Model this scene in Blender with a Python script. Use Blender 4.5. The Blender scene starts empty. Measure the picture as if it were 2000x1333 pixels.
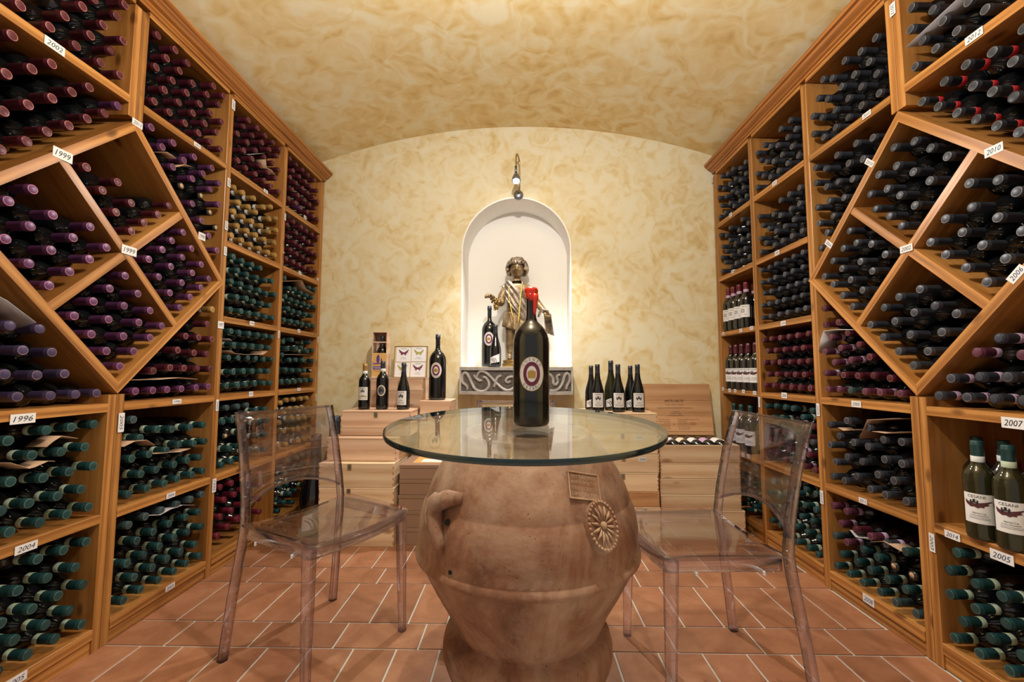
import bpy, bmesh, math, random
from mathutils import Vector, Matrix
from mathutils.geometry import tessellate_polygon

random.seed(7)
scene = bpy.context.scene
COL = scene.collection
PI = math.pi

# ------------------------------------------------------------------ camera, world, lights, exposure
FPX, PITCH, YAW, ROLL = 824.5, 0.072, 0.0184, 0.0017
cam_data = bpy.data.cameras.new('camera')
cam_data.sensor_width = 36.0
cam_data.lens = FPX / 2000.0 * 36.0
cam_data.clip_start = 0.02
cam = bpy.data.objects.new('camera', cam_data)
COL.objects.link(cam)
_F = Vector((-math.sin(YAW) * math.cos(PITCH), math.cos(YAW) * math.cos(PITCH), math.sin(PITCH)))
_R0 = Vector((math.cos(YAW), math.sin(YAW), 0))
_U0 = _R0.cross(_F)
_R = _R0 * math.cos(ROLL) + _U0 * math.sin(ROLL)
_U = _U0 * math.cos(ROLL) - _R0 * math.sin(ROLL)
cam.matrix_world = Matrix(((_R.x, _U.x, -_F.x, 0), (_R.y, _U.y, -_F.y, 0), (_R.z, _U.z, -_F.z, 1.0), (0, 0, 0, 1)))
scene.camera = cam

world = bpy.data.worlds.new('world')
scene.world = world
world.use_nodes = True
_bg = world.node_tree.nodes['Background']
_bg.inputs[0].default_value = (1.0, 0.95, 0.88, 1)
_bg.inputs[1].default_value = 0.28

def lamp_light(name, kind, loc, power, color, size, target=None, angle=None, blend=0.5):
    ld = bpy.data.lights.new(name, kind)
    ld.energy = power
    ld.color = color
    if kind == 'AREA':
        ld.shape = 'DISK'; ld.size = size
    else:
        ld.shadow_soft_size = size
    if angle: ld.spot_size = angle; ld.spot_blend = blend
    o = bpy.data.objects.new(name, ld)
    COL.objects.link(o)
    o.location = loc
    if target is not None:
        o.rotation_euler = (Vector(target) - Vector(loc)).to_track_quat('-Z', 'Y').to_euler()
    return o

# unseen lamp over the table, inferred from shadows, hung lower to brighten the vault, and the lamp above the niche
lamp_light('overhead_lamp', 'POINT', (0.0, 0.98, 2.52), 82, (1.0, 0.955, 0.885), 0.03)
lamp_light('niche_lamp_light', 'SPOT', (-0.02, 2.84, 2.335), 105, (1.0, 0.96, 0.90), 0.022, (0.0, 1.75, 0.0), math.radians(132), 0.75)

cy = scene.cycles
cy.max_bounces = 9; cy.diffuse_bounces = 4; cy.glossy_bounces = 4; cy.transmission_bounces = 8; cy.transparent_max_bounces = 12
cy.caustics_reflective = False; cy.caustics_refractive = False
scene.view_settings.view_transform = 'Standard'
scene.view_settings.look = 'None'
scene.view_settings.exposure = 0.32
scene.view_settings.gamma = 1.0
scene.view_settings.use_curve_mapping = False

# ------------------------------------------------------------------ materials
def new_mat(name):
    m = bpy.data.materials.new(name)
    m.use_nodes = True
    nt = m.node_tree
    return m, nt, nt.nodes['Principled BSDF']

def N(nt, kind, **kw):
    n = nt.nodes.new(kind)
    for k, v in kw.items():
        if k.startswith('i_'):
            key = k[2:]
            n.inputs[int(key) if key.isdigit() else key].default_value = v
        else:
            setattr(n, k, v)
    return n

def ramp(nt, stops, interp='LINEAR'):
    r = nt.nodes.new('ShaderNodeValToRGB')
    r.color_ramp.interpolation = interp
    el = r.color_ramp.elements
    while len(el) < len(stops): el.new(0.5)
    for e, (p, c) in zip(el, stops):
        e.position = p; e.color = (*c, 1)
    return r

def plain(name, color, rough=0.5, metal=0.0, spec=0.5, vary=0.0, coat=0.0):
    m, nt, b = new_mat(name)
    b.inputs['Base Color'].default_value = (*color, 1)
    b.inputs['Roughness'].default_value = rough
    b.inputs['Metallic'].default_value = metal
    b.inputs['Specular IOR Level'].default_value = spec
    b.inputs['Coat Weight'].default_value = coat
    if vary:
        oi = N(nt, 'ShaderNodeObjectInfo')
        mr = N(nt, 'ShaderNodeMapRange', i_3=1 - vary, i_4=1 + vary)
        nt.links.new(oi.outputs['Random'], mr.inputs[0])
        hs = N(nt, 'ShaderNodeHueSaturation')
        hs.inputs['Color'].default_value = (*color, 1)
        nt.links.new(mr.outputs[0], hs.inputs['Value'])
        nt.links.new(hs.outputs[0], b.inputs['Base Color'])
    return m

def wood(name, dark, mid, light, scale=1.0, rough=0.33, knots=True, bump=0.12, ring=1.15):
    """grain runs along local X; every board is shifted by its own random number"""
    m, nt, b = new_mat(name)
    L = nt.links.new
    tc = N(nt, 'ShaderNodeTexCoord'); oi = N(nt, 'ShaderNodeObjectInfo')
    mul = N(nt, 'ShaderNodeMath', operation='MULTIPLY'); mul.inputs[1].default_value = 37.0
    L(oi.outputs['Random'], mul.inputs[0])
    off = N(nt, 'ShaderNodeCombineXYZ'); L(mul.outputs[0], off.inputs[0]); L(mul.outputs[0], off.inputs[1]); L(mul.outputs[0], off.inputs[2])
    add = N(nt, 'ShaderNodeVectorMath', operation='ADD'); L(tc.outputs['Object'], add.inputs[0]); L(off.outputs[0], add.inputs[1])
    mp = N(nt, 'ShaderNodeMapping'); mp.inputs['Scale'].default_value = (1.3 * scale, 16 * scale, 16 * scale); L(add.outputs[0], mp.inputs[0])
    n1 = N(nt, 'ShaderNodeTexNoise', i_Scale=2.2, i_Detail=4.0, i_Distortion=0.9); L(mp.outputs[0], n1.inputs['Vector'])
    wv = N(nt, 'ShaderNodeTexWave', wave_type='BANDS', bands_direction='Z', i_Scale=ring, i_Distortion=5.5, i_Detail=2.0)
    wv.inputs['Detail Scale'].default_value = 0.8
    L(mp.outputs[0], wv.inputs['Vector'])
    mx = N(nt, 'ShaderNodeMath', operation='MULTIPLY_ADD'); mx.inputs[1].default_value = 0.30; L(wv.outputs['Fac'], mx.inputs[0])
    h = N(nt, 'ShaderNodeMath', operation='MULTIPLY'); h.inputs[1].default_value = 0.74; L(n1.outputs[0], h.inputs[0]); L(h.outputs[0], mx.inputs[2])
    r = ramp(nt, [(0.18, dark), (0.48, mid), (0.78, light)]); L(mx.outputs[0], r.inputs[0])
    col = r.outputs[0]
    if knots:
        mk = N(nt, 'ShaderNodeMapping'); mk.inputs['Scale'].default_value = (3.2 * scale, 7 * scale, 7 * scale); L(add.outputs[0], mk.inputs[0])
        vo = N(nt, 'ShaderNodeTexVoronoi', i_Scale=1.6); L(mk.outputs[0], vo.inputs['Vector'])
        kr = ramp(nt, [(0.0, (1, 1, 1)), (0.10, (0.65, 0.65, 0.65)), (0.17, (0, 0, 0))]); L(vo.outputs['Distance'], kr.inputs[0])
        mm = N(nt, 'ShaderNodeMixRGB'); mm.inputs[2].default_value = (dark[0] * 0.55, dark[1] * 0.45, dark[2] * 0.4, 1)
        L(kr.outputs[0], mm.inputs[0]); L(col, mm.inputs[1]); col = mm.outputs[0]
    vr = N(nt, 'ShaderNodeMapRange', i_3=0.86, i_4=1.14); L(oi.outputs['Random'], vr.inputs[0])
    hs = N(nt, 'ShaderNodeHueSaturation'); L(col, hs.inputs['Color']); L(vr.outputs[0], hs.inputs['Value'])
    L(hs.outputs[0], b.inputs['Base Color'])
    b.inputs['Roughness'].default_value = rough
    bp = N(nt, 'ShaderNodeBump'); bp.inputs['Strength'].default_value = bump; bp.inputs['Distance'].default_value = 0.004
    L(mx.outputs[0], bp.inputs['Height']); L(bp.outputs[0], b.inputs['Normal'])
    return m

def stucco(name, stops, scale, rough=0.75):
    m, nt, b = new_mat(name)
    L = nt.links.new
    tc = N(nt, 'ShaderNodeTexCoord')
    d = N(nt, 'ShaderNodeTexNoise', i_Scale=scale * 1.1, i_Detail=2.0); L(tc.outputs['Object'], d.inputs['Vector'])
    sub = N(nt, 'ShaderNodeVectorMath', operation='SUBTRACT'); sub.inputs[1].default_value = (0.5, 0.5, 0.5); L(d.outputs['Color'], sub.inputs[0])
    sc = N(nt, 'ShaderNodeVectorMath', operation='SCALE'); sc.inputs['Scale'].default_value = 0.42; L(sub.outputs[0], sc.inputs[0])
    ad = N(nt, 'ShaderNodeVectorMath', operation='ADD'); L(tc.outputs['Object'], ad.inputs[0]); L(sc.outputs[0], ad.inputs[1])
    n1 = N(nt, 'ShaderNodeTexNoise', i_Scale=scale, i_Detail=3.5, i_Distortion=1.5); n1.inputs['Roughness'].default_value = 0.55
    L(ad.outputs[0], n1.inputs['Vector'])
    vo = N(nt, 'ShaderNodeTexVoronoi', feature='SMOOTH_F1', i_Scale=scale * 2.4); L(ad.outputs[0], vo.inputs['Vector'])
    vo.inputs['Smoothness'].default_value = 0.35
    n3 = N(nt, 'ShaderNodeTexNoise', i_Scale=0.9, i_Detail=2.0); L(tc.outputs['Object'], n3.inputs['Vector'])
    a1 = N(nt, 'ShaderNodeMath', operation='MULTIPLY_ADD'); a1.inputs[1].default_value = 0.62; L(n1.outputs[0], a1.inputs[0])
    v2 = N(nt, 'ShaderNodeMath', operation='MULTIPLY'); v2.inputs[1].default_value = 0.24; L(vo.outputs['Distance'], v2.inputs[0]); L(v2.outputs[0], a1.inputs[2])
    a2 = N(nt, 'ShaderNodeMath', operation='MULTIPLY_ADD'); a2.inputs[1].default_value = 0.22; L(n3.outputs[0], a2.inputs[0]); L(a1.outputs[0], a2.inputs[2])
    r = ramp(nt, stops); L(a2.outputs[0], r.inputs[0])
    L(r.outputs[0], b.inputs['Base Color'])
    b.inputs['Roughness'].default_value = rough
    b.inputs['Specular IOR Level'].default_value = 0.25
    bp = N(nt, 'ShaderNodeBump'); bp.inputs['Strength'].default_value = 0.08; bp.inputs['Distance'].default_value = 0.01
    L(n1.outputs[0], bp.inputs['Height']); L(bp.outputs[0], b.inputs['Normal'])
    return m

def clear(name, tint, ior, refr, rough=0.0):
    """clear sheet: Fresnel-weighted reflection over straight-through light, with a share of true refraction"""
    m = bpy.data.materials.new(name); m.use_nodes = True
    nt = m.node_tree; nt.nodes.clear(); L = nt.links.new
    out = N(nt, 'ShaderNodeOutputMaterial')
    fr = N(nt, 'ShaderNodeFresnel', i_IOR=ior)
    ge = N(nt, 'ShaderNodeNewGeometry'); mr = N(nt, 'ShaderNodeMapRange', i_3=ior, i_4=1.0 / ior)   # the same air-side reflectance on both faces
    L(ge.outputs['Backfacing'], mr.inputs[0]); L(mr.outputs[0], fr.inputs[0])
    tr = N(nt, 'ShaderNodeBsdfTransparent'); tr.inputs[0].default_value = (*tint, 1)
    gl = N(nt, 'ShaderNodeBsdfGlossy'); gl.inputs['Roughness'].default_value = rough
    base = tr.outputs[0]
    if refr:
        rf = N(nt, 'ShaderNodeBsdfRefraction', i_IOR=ior); rf.inputs[0].default_value = (*tint, 1); rf.inputs['Roughness'].default_value = rough
        mxr = N(nt, 'ShaderNodeMixShader'); mxr.inputs[0].default_value = refr
        L(tr.outputs[0], mxr.inputs[1]); L(rf.outputs[0], mxr.inputs[2]); base = mxr.outputs[0]
    mx = N(nt, 'ShaderNodeMixShader'); L(fr.outputs[0], mx.inputs[0]); L(base, mx.inputs[1]); L(gl.outputs[0], mx.inputs[2])
    L(mx.outputs[0], out.inputs[0])
    return m

def blotchy(name, c1, c2, c3, scale, rough=0.7, metal=0.0, bump=0.3, vary=0.0, dist=0.01):
    m, nt, b = new_mat(name); L = nt.links.new
    tc = N(nt, 'ShaderNodeTexCoord')
    vec = tc.outputs['Object']
    oi = N(nt, 'ShaderNodeObjectInfo')
    if vary:
        mul = N(nt, 'ShaderNodeMath', operation='MULTIPLY'); mul.inputs[1].default_value = 23.0; L(oi.outputs['Random'], mul.inputs[0])
        ad = N(nt, 'ShaderNodeVectorMath', operation='ADD'); L(vec, ad.inputs[0]); L(mul.outputs[0], ad.inputs[1]); vec = ad.outputs[0]
    n1 = N(nt, 'ShaderNodeTexNoise', i_Scale=scale, i_Detail=6.0, i_Distortion=0.6); n1.inputs['Roughness'].default_value = 0.62; L(vec, n1.inputs['Vector'])
    r = ramp(nt, [(0.3, c1), (0.52, c2), (0.72, c3)]); L(n1.outputs[0], r.inputs[0])
    col = r.outputs[0]
    if vary:
        vr = N(nt, 'ShaderNodeMapRange', i_3=1 - vary, i_4=1 + vary); L(oi.outputs['Random'], vr.inputs[0])
        hs = N(nt, 'ShaderNodeHueSaturation'); L(col, hs.inputs['Color']); L(vr.outputs[0], hs.inputs['Value']); col = hs.outputs[0]
    L(col, b.inputs['Base Color'])
    b.inputs['Roughness'].default_value = rough; b.inputs['Metallic'].default_value = metal
    n2 = N(nt, 'ShaderNodeTexNoise', i_Scale=scale * 7, i_Detail=4.0); L(vec, n2.inputs['Vector'])
    bp = N(nt, 'ShaderNodeBump'); bp.inputs['Strength'].default_value = bump; bp.inputs['Distance'].default_value = dist
    L(n2.outputs[0], bp.inputs['Height']); L(bp.outputs[0], b.inputs['Normal'])
    return m

def emit(name, color, strength):
    m = bpy.data.materials.new(name); m.use_nodes = True
    nt = m.node_tree; nt.nodes.clear()
    e = N(nt, 'ShaderNodeEmission'); e.inputs[0].default_value = (*color, 1); e.inputs[1].default_value = strength
    o = N(nt, 'ShaderNodeOutputMaterial'); nt.links.new(e.outputs[0], o.inputs[0])
    return m

def aged_clay(name):
    """reddish clay with chalky bloom, dark specks and smoky stains"""
    m, nt, b = new_mat(name); L = nt.links.new
    tc = N(nt, 'ShaderNodeTexCoord'); vec = tc.outputs['Object']
    st = N(nt, 'ShaderNodeMapping'); st.inputs['Scale'].default_value = (1, 1, 0.45); L(vec, st.inputs[0])
    n1 = N(nt, 'ShaderNodeTexNoise', i_Scale=5.0, i_Detail=8.0, i_Distortion=0.7); n1.inputs['Roughness'].default_value = 0.68; L(st.outputs[0], n1.inputs['Vector'])
    r1 = ramp(nt, [(0.34, (0.115, 0.042, 0.024)), (0.50, (0.255, 0.105, 0.060)), (0.66, (0.40, 0.215, 0.145))]); L(n1.outputs[0], r1.inputs[0])
    n2 = N(nt, 'ShaderNodeTexNoise', i_Scale=2.6, i_Detail=10.0, i_Distortion=0.4); n2.inputs['Roughness'].default_value = 0.72; L(vec, n2.inputs['Vector'])
    r2 = ramp(nt, [(0.44, (0, 0, 0)), (0.68, (0.9, 0.9, 0.9))]); L(n2.outputs[0], r2.inputs[0])
    mx = N(nt, 'ShaderNodeMixRGB'); mx.inputs[2].default_value = (0.50, 0.345, 0.275, 1); L(r2.outputs[0], mx.inputs[0]); L(r1.outputs[0], mx.inputs[1])
    n3 = N(nt, 'ShaderNodeTexNoise', i_Scale=120.0, i_Detail=3.0); L(vec, n3.inputs['Vector'])
    r3 = ramp(nt, [(0.24, (0.8, 0.8, 0.8)), (0.33, (0, 0, 0))]); L(n3.outputs[0], r3.inputs[0])
    m2 = N(nt, 'ShaderNodeMixRGB'); m2.inputs[2].default_value = (0.06, 0.028, 0.018, 1); L(r3.outputs[0], m2.inputs[0]); L(mx.outputs[0], m2.inputs[1])
    n4 = N(nt, 'ShaderNodeTexNoise', i_Scale=1.9, i_Detail=3.0); L(vec, n4.inputs['Vector'])
    r4 = ramp(nt, [(0.56, (0, 0, 0)), (0.74, (0.75, 0.75, 0.75))]); L(n4.outputs[0], r4.inputs[0])
    m3 = N(nt, 'ShaderNodeMixRGB'); m3.inputs[2].default_value = (0.085, 0.052, 0.036, 1); L(r4.outputs[0], m3.inputs[0]); L(m2.outputs[0], m3.inputs[1])
    L(m3.outputs[0], b.inputs['Base Color']); b.inputs['Roughness'].default_value = 0.72
    n5 = N(nt, 'ShaderNodeTexNoise', i_Scale=38.0, i_Detail=6.0); L(vec, n5.inputs['Vector'])
    bp = N(nt, 'ShaderNodeBump'); bp.inputs['Strength'].default_value = 0.5; bp.inputs['Distance'].default_value = 0.004; L(n5.outputs[0], bp.inputs['Height']); L(bp.outputs[0], b.inputs['Normal'])
    return m

M = {}
M['rack'] = wood('stained_pine', (0.165, 0.060, 0.014), (0.335, 0.138, 0.034), (0.48, 0.228, 0.066), ring=0.7)
M['rack_trim'] = wood('stained_pine_trim', (0.15, 0.046, 0.009), (0.29, 0.100, 0.020), (0.41, 0.165, 0.038), knots=False)
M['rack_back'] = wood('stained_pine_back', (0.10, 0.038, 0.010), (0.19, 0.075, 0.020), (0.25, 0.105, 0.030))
M['crate'] = wood('pale_crate_pine', (0.56, 0.36, 0.21), (0.73, 0.53, 0.345), (0.83, 0.66, 0.47), rough=0.55, ring=0.32, scale=0.8)
M['crate_pink'] = wood('pink_crate_pine', (0.48, 0.29, 0.185), (0.64, 0.425, 0.295), (0.74, 0.545, 0.41), rough=0.55, ring=0.32, scale=0.8)
M['lid'] = wood('tan_crate_lid', (0.38, 0.19, 0.085), (0.50, 0.265, 0.125), (0.57, 0.33, 0.17), rough=0.5, ring=0.3, scale=0.8)
M['carton'] = plain('brown_board', (0.30, 0.185, 0.125), 0.7, vary=0.06)
M['wall'] = stucco('ochre_ragged_plaster', [(0.30, (0.58, 0.42, 0.19)), (0.42, (0.68, 0.54, 0.29)), (0.52, (0.735, 0.635, 0.405)), (0.64, (0.76, 0.70, 0.52))], 4.6)
M['vault'] = stucco('ochre_ragged_vault', [(0.30, (0.62, 0.41, 0.16)), (0.43, (0.73, 0.54, 0.25)), (0.54, (0.79, 0.64, 0.36)), (0.66, (0.82, 0.74, 0.52))], 4.0)
M['white_plaster'] = plain('white_plaster', (0.92, 0.90, 0.865), 0.7, spec=0.2)
M['tile'] = blotchy('terracotta_floor_tile', (0.235, 0.095, 0.047), (0.315, 0.138, 0.072), (0.40, 0.195, 0.11), 7.0, 0.40, bump=0.08, vary=0.12)
M['grout'] = plain('pale_grout', (0.52, 0.47, 0.42), 0.85)
M['jar'] = aged_clay('weathered_terracotta')
M['jar_pale'] = blotchy('chalky_terracotta', (0.30, 0.15, 0.09), (0.46, 0.27, 0.18), (0.60, 0.42, 0.32), 14.0, 0.8, bump=0.4, dist=0.003)
M['jar_hole'] = plain('dark_hole', (0.012, 0.008, 0.006), 0.9)
M['glass'] = clear('table_glass', (0.93, 0.975, 0.955), 1.5, 0.0)
M['glass_edge'] = plain('polished_glass_edge', (0.004, 0.022, 0.032), 0.08, spec=0.8)
M['acrylic'] = clear('lilac_clear_acrylic', (0.945, 0.925, 0.99), 1.49, 0.38, 0.0)
M['acrylic_post'] = clear('lilac_clear_acrylic_post', (0.915, 0.90, 0.985), 1.49, 0.62, 0.0)
M['acrylic_thin'] = clear('clear_acrylic_sheet', (0.95, 0.935, 0.98), 1.49, 0.16, 0.0)
M['rubber'] = plain('white_pad', (0.75, 0.76, 0.82), 0.4)
M['bottle'] = plain('black_green_glass', (0.004, 0.005, 0.006), 0.13, spec=0.85)
M['bottle_olive'] = plain('olive_glass', (0.020, 0.019, 0.008), 0.06, spec=0.6)
M['cork'] = blotchy('cork', (0.36, 0.22, 0.12), (0.50, 0.33, 0.20), (0.60, 0.43, 0.28), 180.0, 0.85, vary=0.08)
CAPS = {
    'P': (0.085, 0.014, 0.026), 'V': (0.100, 0.030, 0.100), 'B': (0.055, 0.040, 0.105), 'Y': (0.34, 0.20, 0.060),
    'G': (0.014, 0.055, 0.060), 'g': (0.035, 0.065, 0.075), 'M': (0.135, 0.014, 0.028), 'K': (0.040, 0.045, 0.062),
    'R': (0.032, 0.038, 0.052), 'W': (0.110, 0.030, 0.060), 'S': (0.042, 0.046, 0.066)}
for k, c in CAPS.items():
    M['cap_' + k] = plain('capsule_foil_' + {'P': 'plum', 'V': 'violet', 'B': 'indigo', 'Y': 'gold', 'G': 'green', 'g': 'teal', 'M': 'crimson', 'K': 'slate', 'R': 'blue_slate', 'W': 'purple', 'S': 'steel'}[k], c, 0.36, 0.25, 0.6, vary=0.16)
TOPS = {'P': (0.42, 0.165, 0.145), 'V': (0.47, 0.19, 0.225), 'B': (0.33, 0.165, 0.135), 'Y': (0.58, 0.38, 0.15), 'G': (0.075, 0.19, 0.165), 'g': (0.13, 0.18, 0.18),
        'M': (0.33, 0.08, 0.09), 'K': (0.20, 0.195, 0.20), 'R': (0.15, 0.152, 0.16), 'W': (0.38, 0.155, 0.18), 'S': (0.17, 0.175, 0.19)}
for k, c in TOPS.items():  # end discs paler than the foil sides, partly frontal light put into the colour
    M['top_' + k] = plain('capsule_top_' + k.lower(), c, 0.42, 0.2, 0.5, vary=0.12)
M['strip_G'] = plain('pale_green_strip', (0.40, 0.48, 0.37), 0.6, vary=0.08)
M['strip_Y'] = plain('white_strip', (0.62, 0.63, 0.66), 0.6)
M['strip_R'] = plain('red_strip', (0.52, 0.025, 0.030), 0.5)
M['strip_W'] = plain('lilac_strip', (0.48, 0.33, 0.50), 0.55)
M['label'] = plain('label_paper', (0.70, 0.69, 0.72), 0.6)
M['label_cream'] = plain('cream_label', (0.66, 0.60, 0.45), 0.6)
M['ink'] = plain('black_ink', (0.010, 0.010, 0.016), 0.7)
M['ink_blue'] = plain('blue_ink', (0.012, 0.035, 0.12), 0.7)
M['ink_brown'] = plain('branded_ink', (0.018, 0.007, 0.004), 0.8)
M['maroon'] = plain('maroon_print', (0.13, 0.012, 0.045), 0.55)
M['wing'] = plain('wing_print', (0.075, 0.018, 0.022), 0.6)
M['olive_print'] = plain('olive_print', (0.33, 0.30, 0.07), 0.6)
M['gold'] = plain('gold_print', (0.55, 0.33, 0.09), 0.35, 0.6)
M['wax'] = plain('red_sealing_wax', (0.62, 0.020, 0.008), 0.22, spec=0.6, coat=0.4)
M['paper'] = plain('grey_paper', (0.36, 0.34, 0.37), 0.7)
M['card'] = plain('cardboard', (0.42, 0.27, 0.18), 0.75)
M['stone'] = blotchy('carved_stone', (0.34, 0.32, 0.32), (0.44, 0.42, 0.42), (0.55, 0.53, 0.53), 18.0, 0.8, bump=0.4, dist=0.004)
M['stone_dark'] = blotchy('stone_ground', (0.10, 0.09, 0.09), (0.17, 0.155, 0.15), (0.27, 0.25, 0.24), 60.0, 0.9, bump=0.9, dist=0.006)
M['bronze'] = blotchy('worn_bronze', (0.10, 0.058, 0.022), (0.25, 0.165, 0.080), (0.50, 0.40, 0.28), 16.0, 0.40, 0.35, bump=0.35, dist=0.004)
M['bronze_pale'] = blotchy('pale_bronze', (0.10, 0.068, 0.042), (0.34, 0.265, 0.20), (0.64, 0.56, 0.48), 24.0, 0.36, 0.40, bump=0.5, dist=0.004)
M['bronze_gold'] = blotchy('gilt_bronze', (0.17, 0.09, 0.02), (0.36, 0.215, 0.06), (0.52, 0.34, 0.12), 14.0, 0.35, 0.7, bump=0.2)
M['ribbon'] = plain('yellow_ribbon', (0.58, 0.42, 0.075), 0.6)
M['steel'] = plain('grey_lamp_metal', (0.22, 0.23, 0.26), 0.3, 0.8)
M['brass'] = plain('brushed_brass', (0.42, 0.31, 0.16), 0.3, 0.9)
M['bulb'] = emit('lit_bulb', (1.0, 0.96, 0.90), 60)
M['poster_orange'] = plain('ochre_print', (0.62, 0.36, 0.11), 0.6)
M['poster_purple'] = plain('violet_print', (0.10, 0.045, 0.23), 0.6)
M['acetate'] = plain('mount_board', (0.60, 0.47, 0.26), 0.5)
M['dark_cloth'] = plain('black_cloth', (0.012, 0.012, 0.016), 0.85)

# ------------------------------------------------------------------ mesh helpers
class MB:
    def __init__(s): s.v = []; s.f = []; s.m = []; s.smooth = []
    def add(s, verts, faces, mi=0, smooth=False):
        o = len(s.v); s.v += [tuple(x) for x in verts]
        for f in faces: s.f.append([i + o for i in f]); s.m.append(mi); s.smooth.append(smooth)
        return s
    def box(s, x0, x1, y0, y1, z0, z1, mi=0):
        v = [(x0, y0, z0), (x1, y0, z0), (x1, y1, z0), (x0, y1, z0), (x0, y0, z1), (x1, y0, z1), (x1, y1, z1), (x0, y1, z1)]
        return s.add(v, [(0, 3, 2, 1), (4, 5, 6, 7), (0, 1, 5, 4), (1, 2, 6, 5), (2, 3, 7, 6), (3, 0, 4, 7)], mi)
    def cbox(s, x0, x1, y0, y1, z0, z1, c=0.0015, mi=0):
        """box with chamfered edges along every rim"""
        v = []; f = []
        def ring(z, i): return [(x0 + i, y0 + i, z), (x1 - i, y0 + i, z), (x1 - i, y1 - i, z), (x0 + i, y1 - i, z)]
        v = ring(z0, c) + ring(z0 + c, 0) + ring(z1 - c, 0) + ring(z1, c)
        f = [(3, 2, 1, 0), (12, 13, 14, 15)]
        for k in range(3):
            for i in range(4):
                j = (i + 1) % 4; f.append((k * 4 + i, k * 4 + j, k * 4 + 4 + j, k * 4 + 4 + i))
        return s.add(v, f, mi)
    def lathe(s, prof, n=20, mi=0, smooth=True, a0=0.0, a1=2 * PI, squash=1.0, cx=0.0, cy=0.0, cap=True):
        """prof: list of (r, z) from bottom to top, around Z"""
        full = abs(a1 - a0 - 2 * PI) < 1e-6
        cnt = n if full else n + 1
        v = []; f = []
        for r, z in prof:
            for i in range(cnt):
                a = a0 + (a1 - a0) * i / n
                v.append((cx + r * math.cos(a), cy + r * math.sin(a) * squash, z))
        for k in range(len(prof) - 1):
            for i in range(n):
                j = (i + 1) % cnt
                f.append((k * cnt + i, k * cnt + j, (k + 1) * cnt + j, (k + 1) * cnt + i))
        if cap and full and prof[0][0] > 1e-6: f.append(tuple(reversed(range(cnt))))
        if cap and full and prof[-1][0] > 1e-6: f.append(tuple((len(prof) - 1) * cnt + i for i in range(cnt)))
        return s.add(v, f, mi, smooth)
    def tube(s, pts, rad, n=8, mi=0, smooth=True, flat=1.0, cap=True):
        pts = [Vector(p) for p in pts]
        rads = rad if isinstance(rad, (list, tuple)) else [rad] * len(pts)
        v = []; f = []
        up = None
        for i, p in enumerate(pts):
            t = (pts[min(i + 1, len(pts) - 1)] - pts[max(i - 1, 0)]).normalized()
            if up is None:
                up = Vector((0, 0, 1)) if abs(t.z) < 0.9 else Vector((0, 1, 0))
            a = t.cross(up).normalized(); bvec = a.cross(t).normalized(); up = bvec
            for k in range(n):
                an = 2 * PI * k / n
                v.append(p + a * math.cos(an) * rads[i] + bvec * math.sin(an) * rads[i] * flat)
        for i in range(len(pts) - 1):
            for k in range(n):
                j = (k + 1) % n
                f.append((i * n + k, i * n + j, (i + 1) * n + j, (i + 1) * n + k))
        if cap:
            f.append(tuple(reversed(range(n)))); f.append(tuple((len(pts) - 1) * n + k for k in range(n)))
        return s.add(v, f, mi, smooth)
    def prism(s, poly, y0, y1, mi=0):
        """poly in (x, z), extruded along Y"""
        n = len(poly)
        v = [(x, y0, z) for x, z in poly] + [(x, y1, z) for x, z in poly]
        tri = tessellate_polygon([[Vector((x, z, 0)) for x, z in poly]])
        f = [tuple(t) for t in tri] + [tuple(i + n for i in reversed(t)) for t in tri]
        f += [(i, (i + 1) % n, (i + 1) % n + n, i + n) for i in range(n)]
        return s.add(v, f, mi)
    def sphere(s, c, r, nu=10, nv=7, mi=0, sx=1, sy=1, sz=1):
        v = []; f = []
        for j in range(nv + 1):
            th = PI * j / nv
            for i in range(nu):
                a = 2 * PI * i / nu
                v.append((c[0] + r * sx * math.sin(th) * math.cos(a), c[1] + r * sy * math.sin(th) * math.sin(a), c[2] + r * sz * math.cos(th)))
        for j in range(nv):
            for i in range(nu):
                k = (i + 1) % nu
                f.append((j * nu + i, (j + 1) * nu + i, (j + 1) * nu + k, j * nu + k))
        return s.add(v, f, mi, True)
    def mesh(s, name, mats, recalc=True):
        me = bpy.data.meshes.new(name)
        me.from_pydata(s.v, [], s.f)
        for m in (mats if isinstance(mats, (list, tuple)) else [mats]): me.materials.append(m)
        me.polygons.foreach_set('material_index', s.m)
        me.polygons.foreach_set('use_smooth', s.smooth)
        if recalc:
            bm = bmesh.new(); bm.from_mesh(me)
            bmesh.ops.remove_doubles(bm, verts=bm.verts, dist=1e-6)
            bmesh.ops.recalc_face_normals(bm, faces=bm.faces)
            bm.to_mesh(me); bm.free()
        me.update()
        return me
    def build(s, name, mats, parent=None, mat=None, recalc=True):
        return link(name, s.mesh(name, mats, recalc), parent, mat)

def link(name, data, parent=None, mat=None):
    o = bpy.data.objects.new(name, data)
    COL.objects.link(o)
    if parent is not None: o.parent = parent
    if mat is not None: o.matrix_basis = mat
    return o

def tag(o, label, cat, group=None, kind=None):
    o['label'] = label
    if cat: o['category'] = cat
    if group: o['group'] = group
    if kind: o['kind'] = kind
    return o

def thing(name, label, cat, mat=None, group=None):
    o = bpy.data.objects.new(name, None)
    o.empty_display_size = 0.05
    COL.objects.link(o)
    if mat is not None: o.matrix_basis = mat
    return tag(o, label, cat, group)

def struct(o):
    o['kind'] = 'structure'; return o

def T(x, y, z): return Matrix.Translation((x, y, z))
def RZ(a): return Matrix.Rotation(a, 4, 'Z')
def frame(ex, ey, ez, o):
    return Matrix(((ex[0], ey[0], ez[0], o[0]), (ex[1], ey[1], ez[1], o[1]), (ex[2], ey[2], ez[2], o[2]), (0, 0, 0, 1)))

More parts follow.
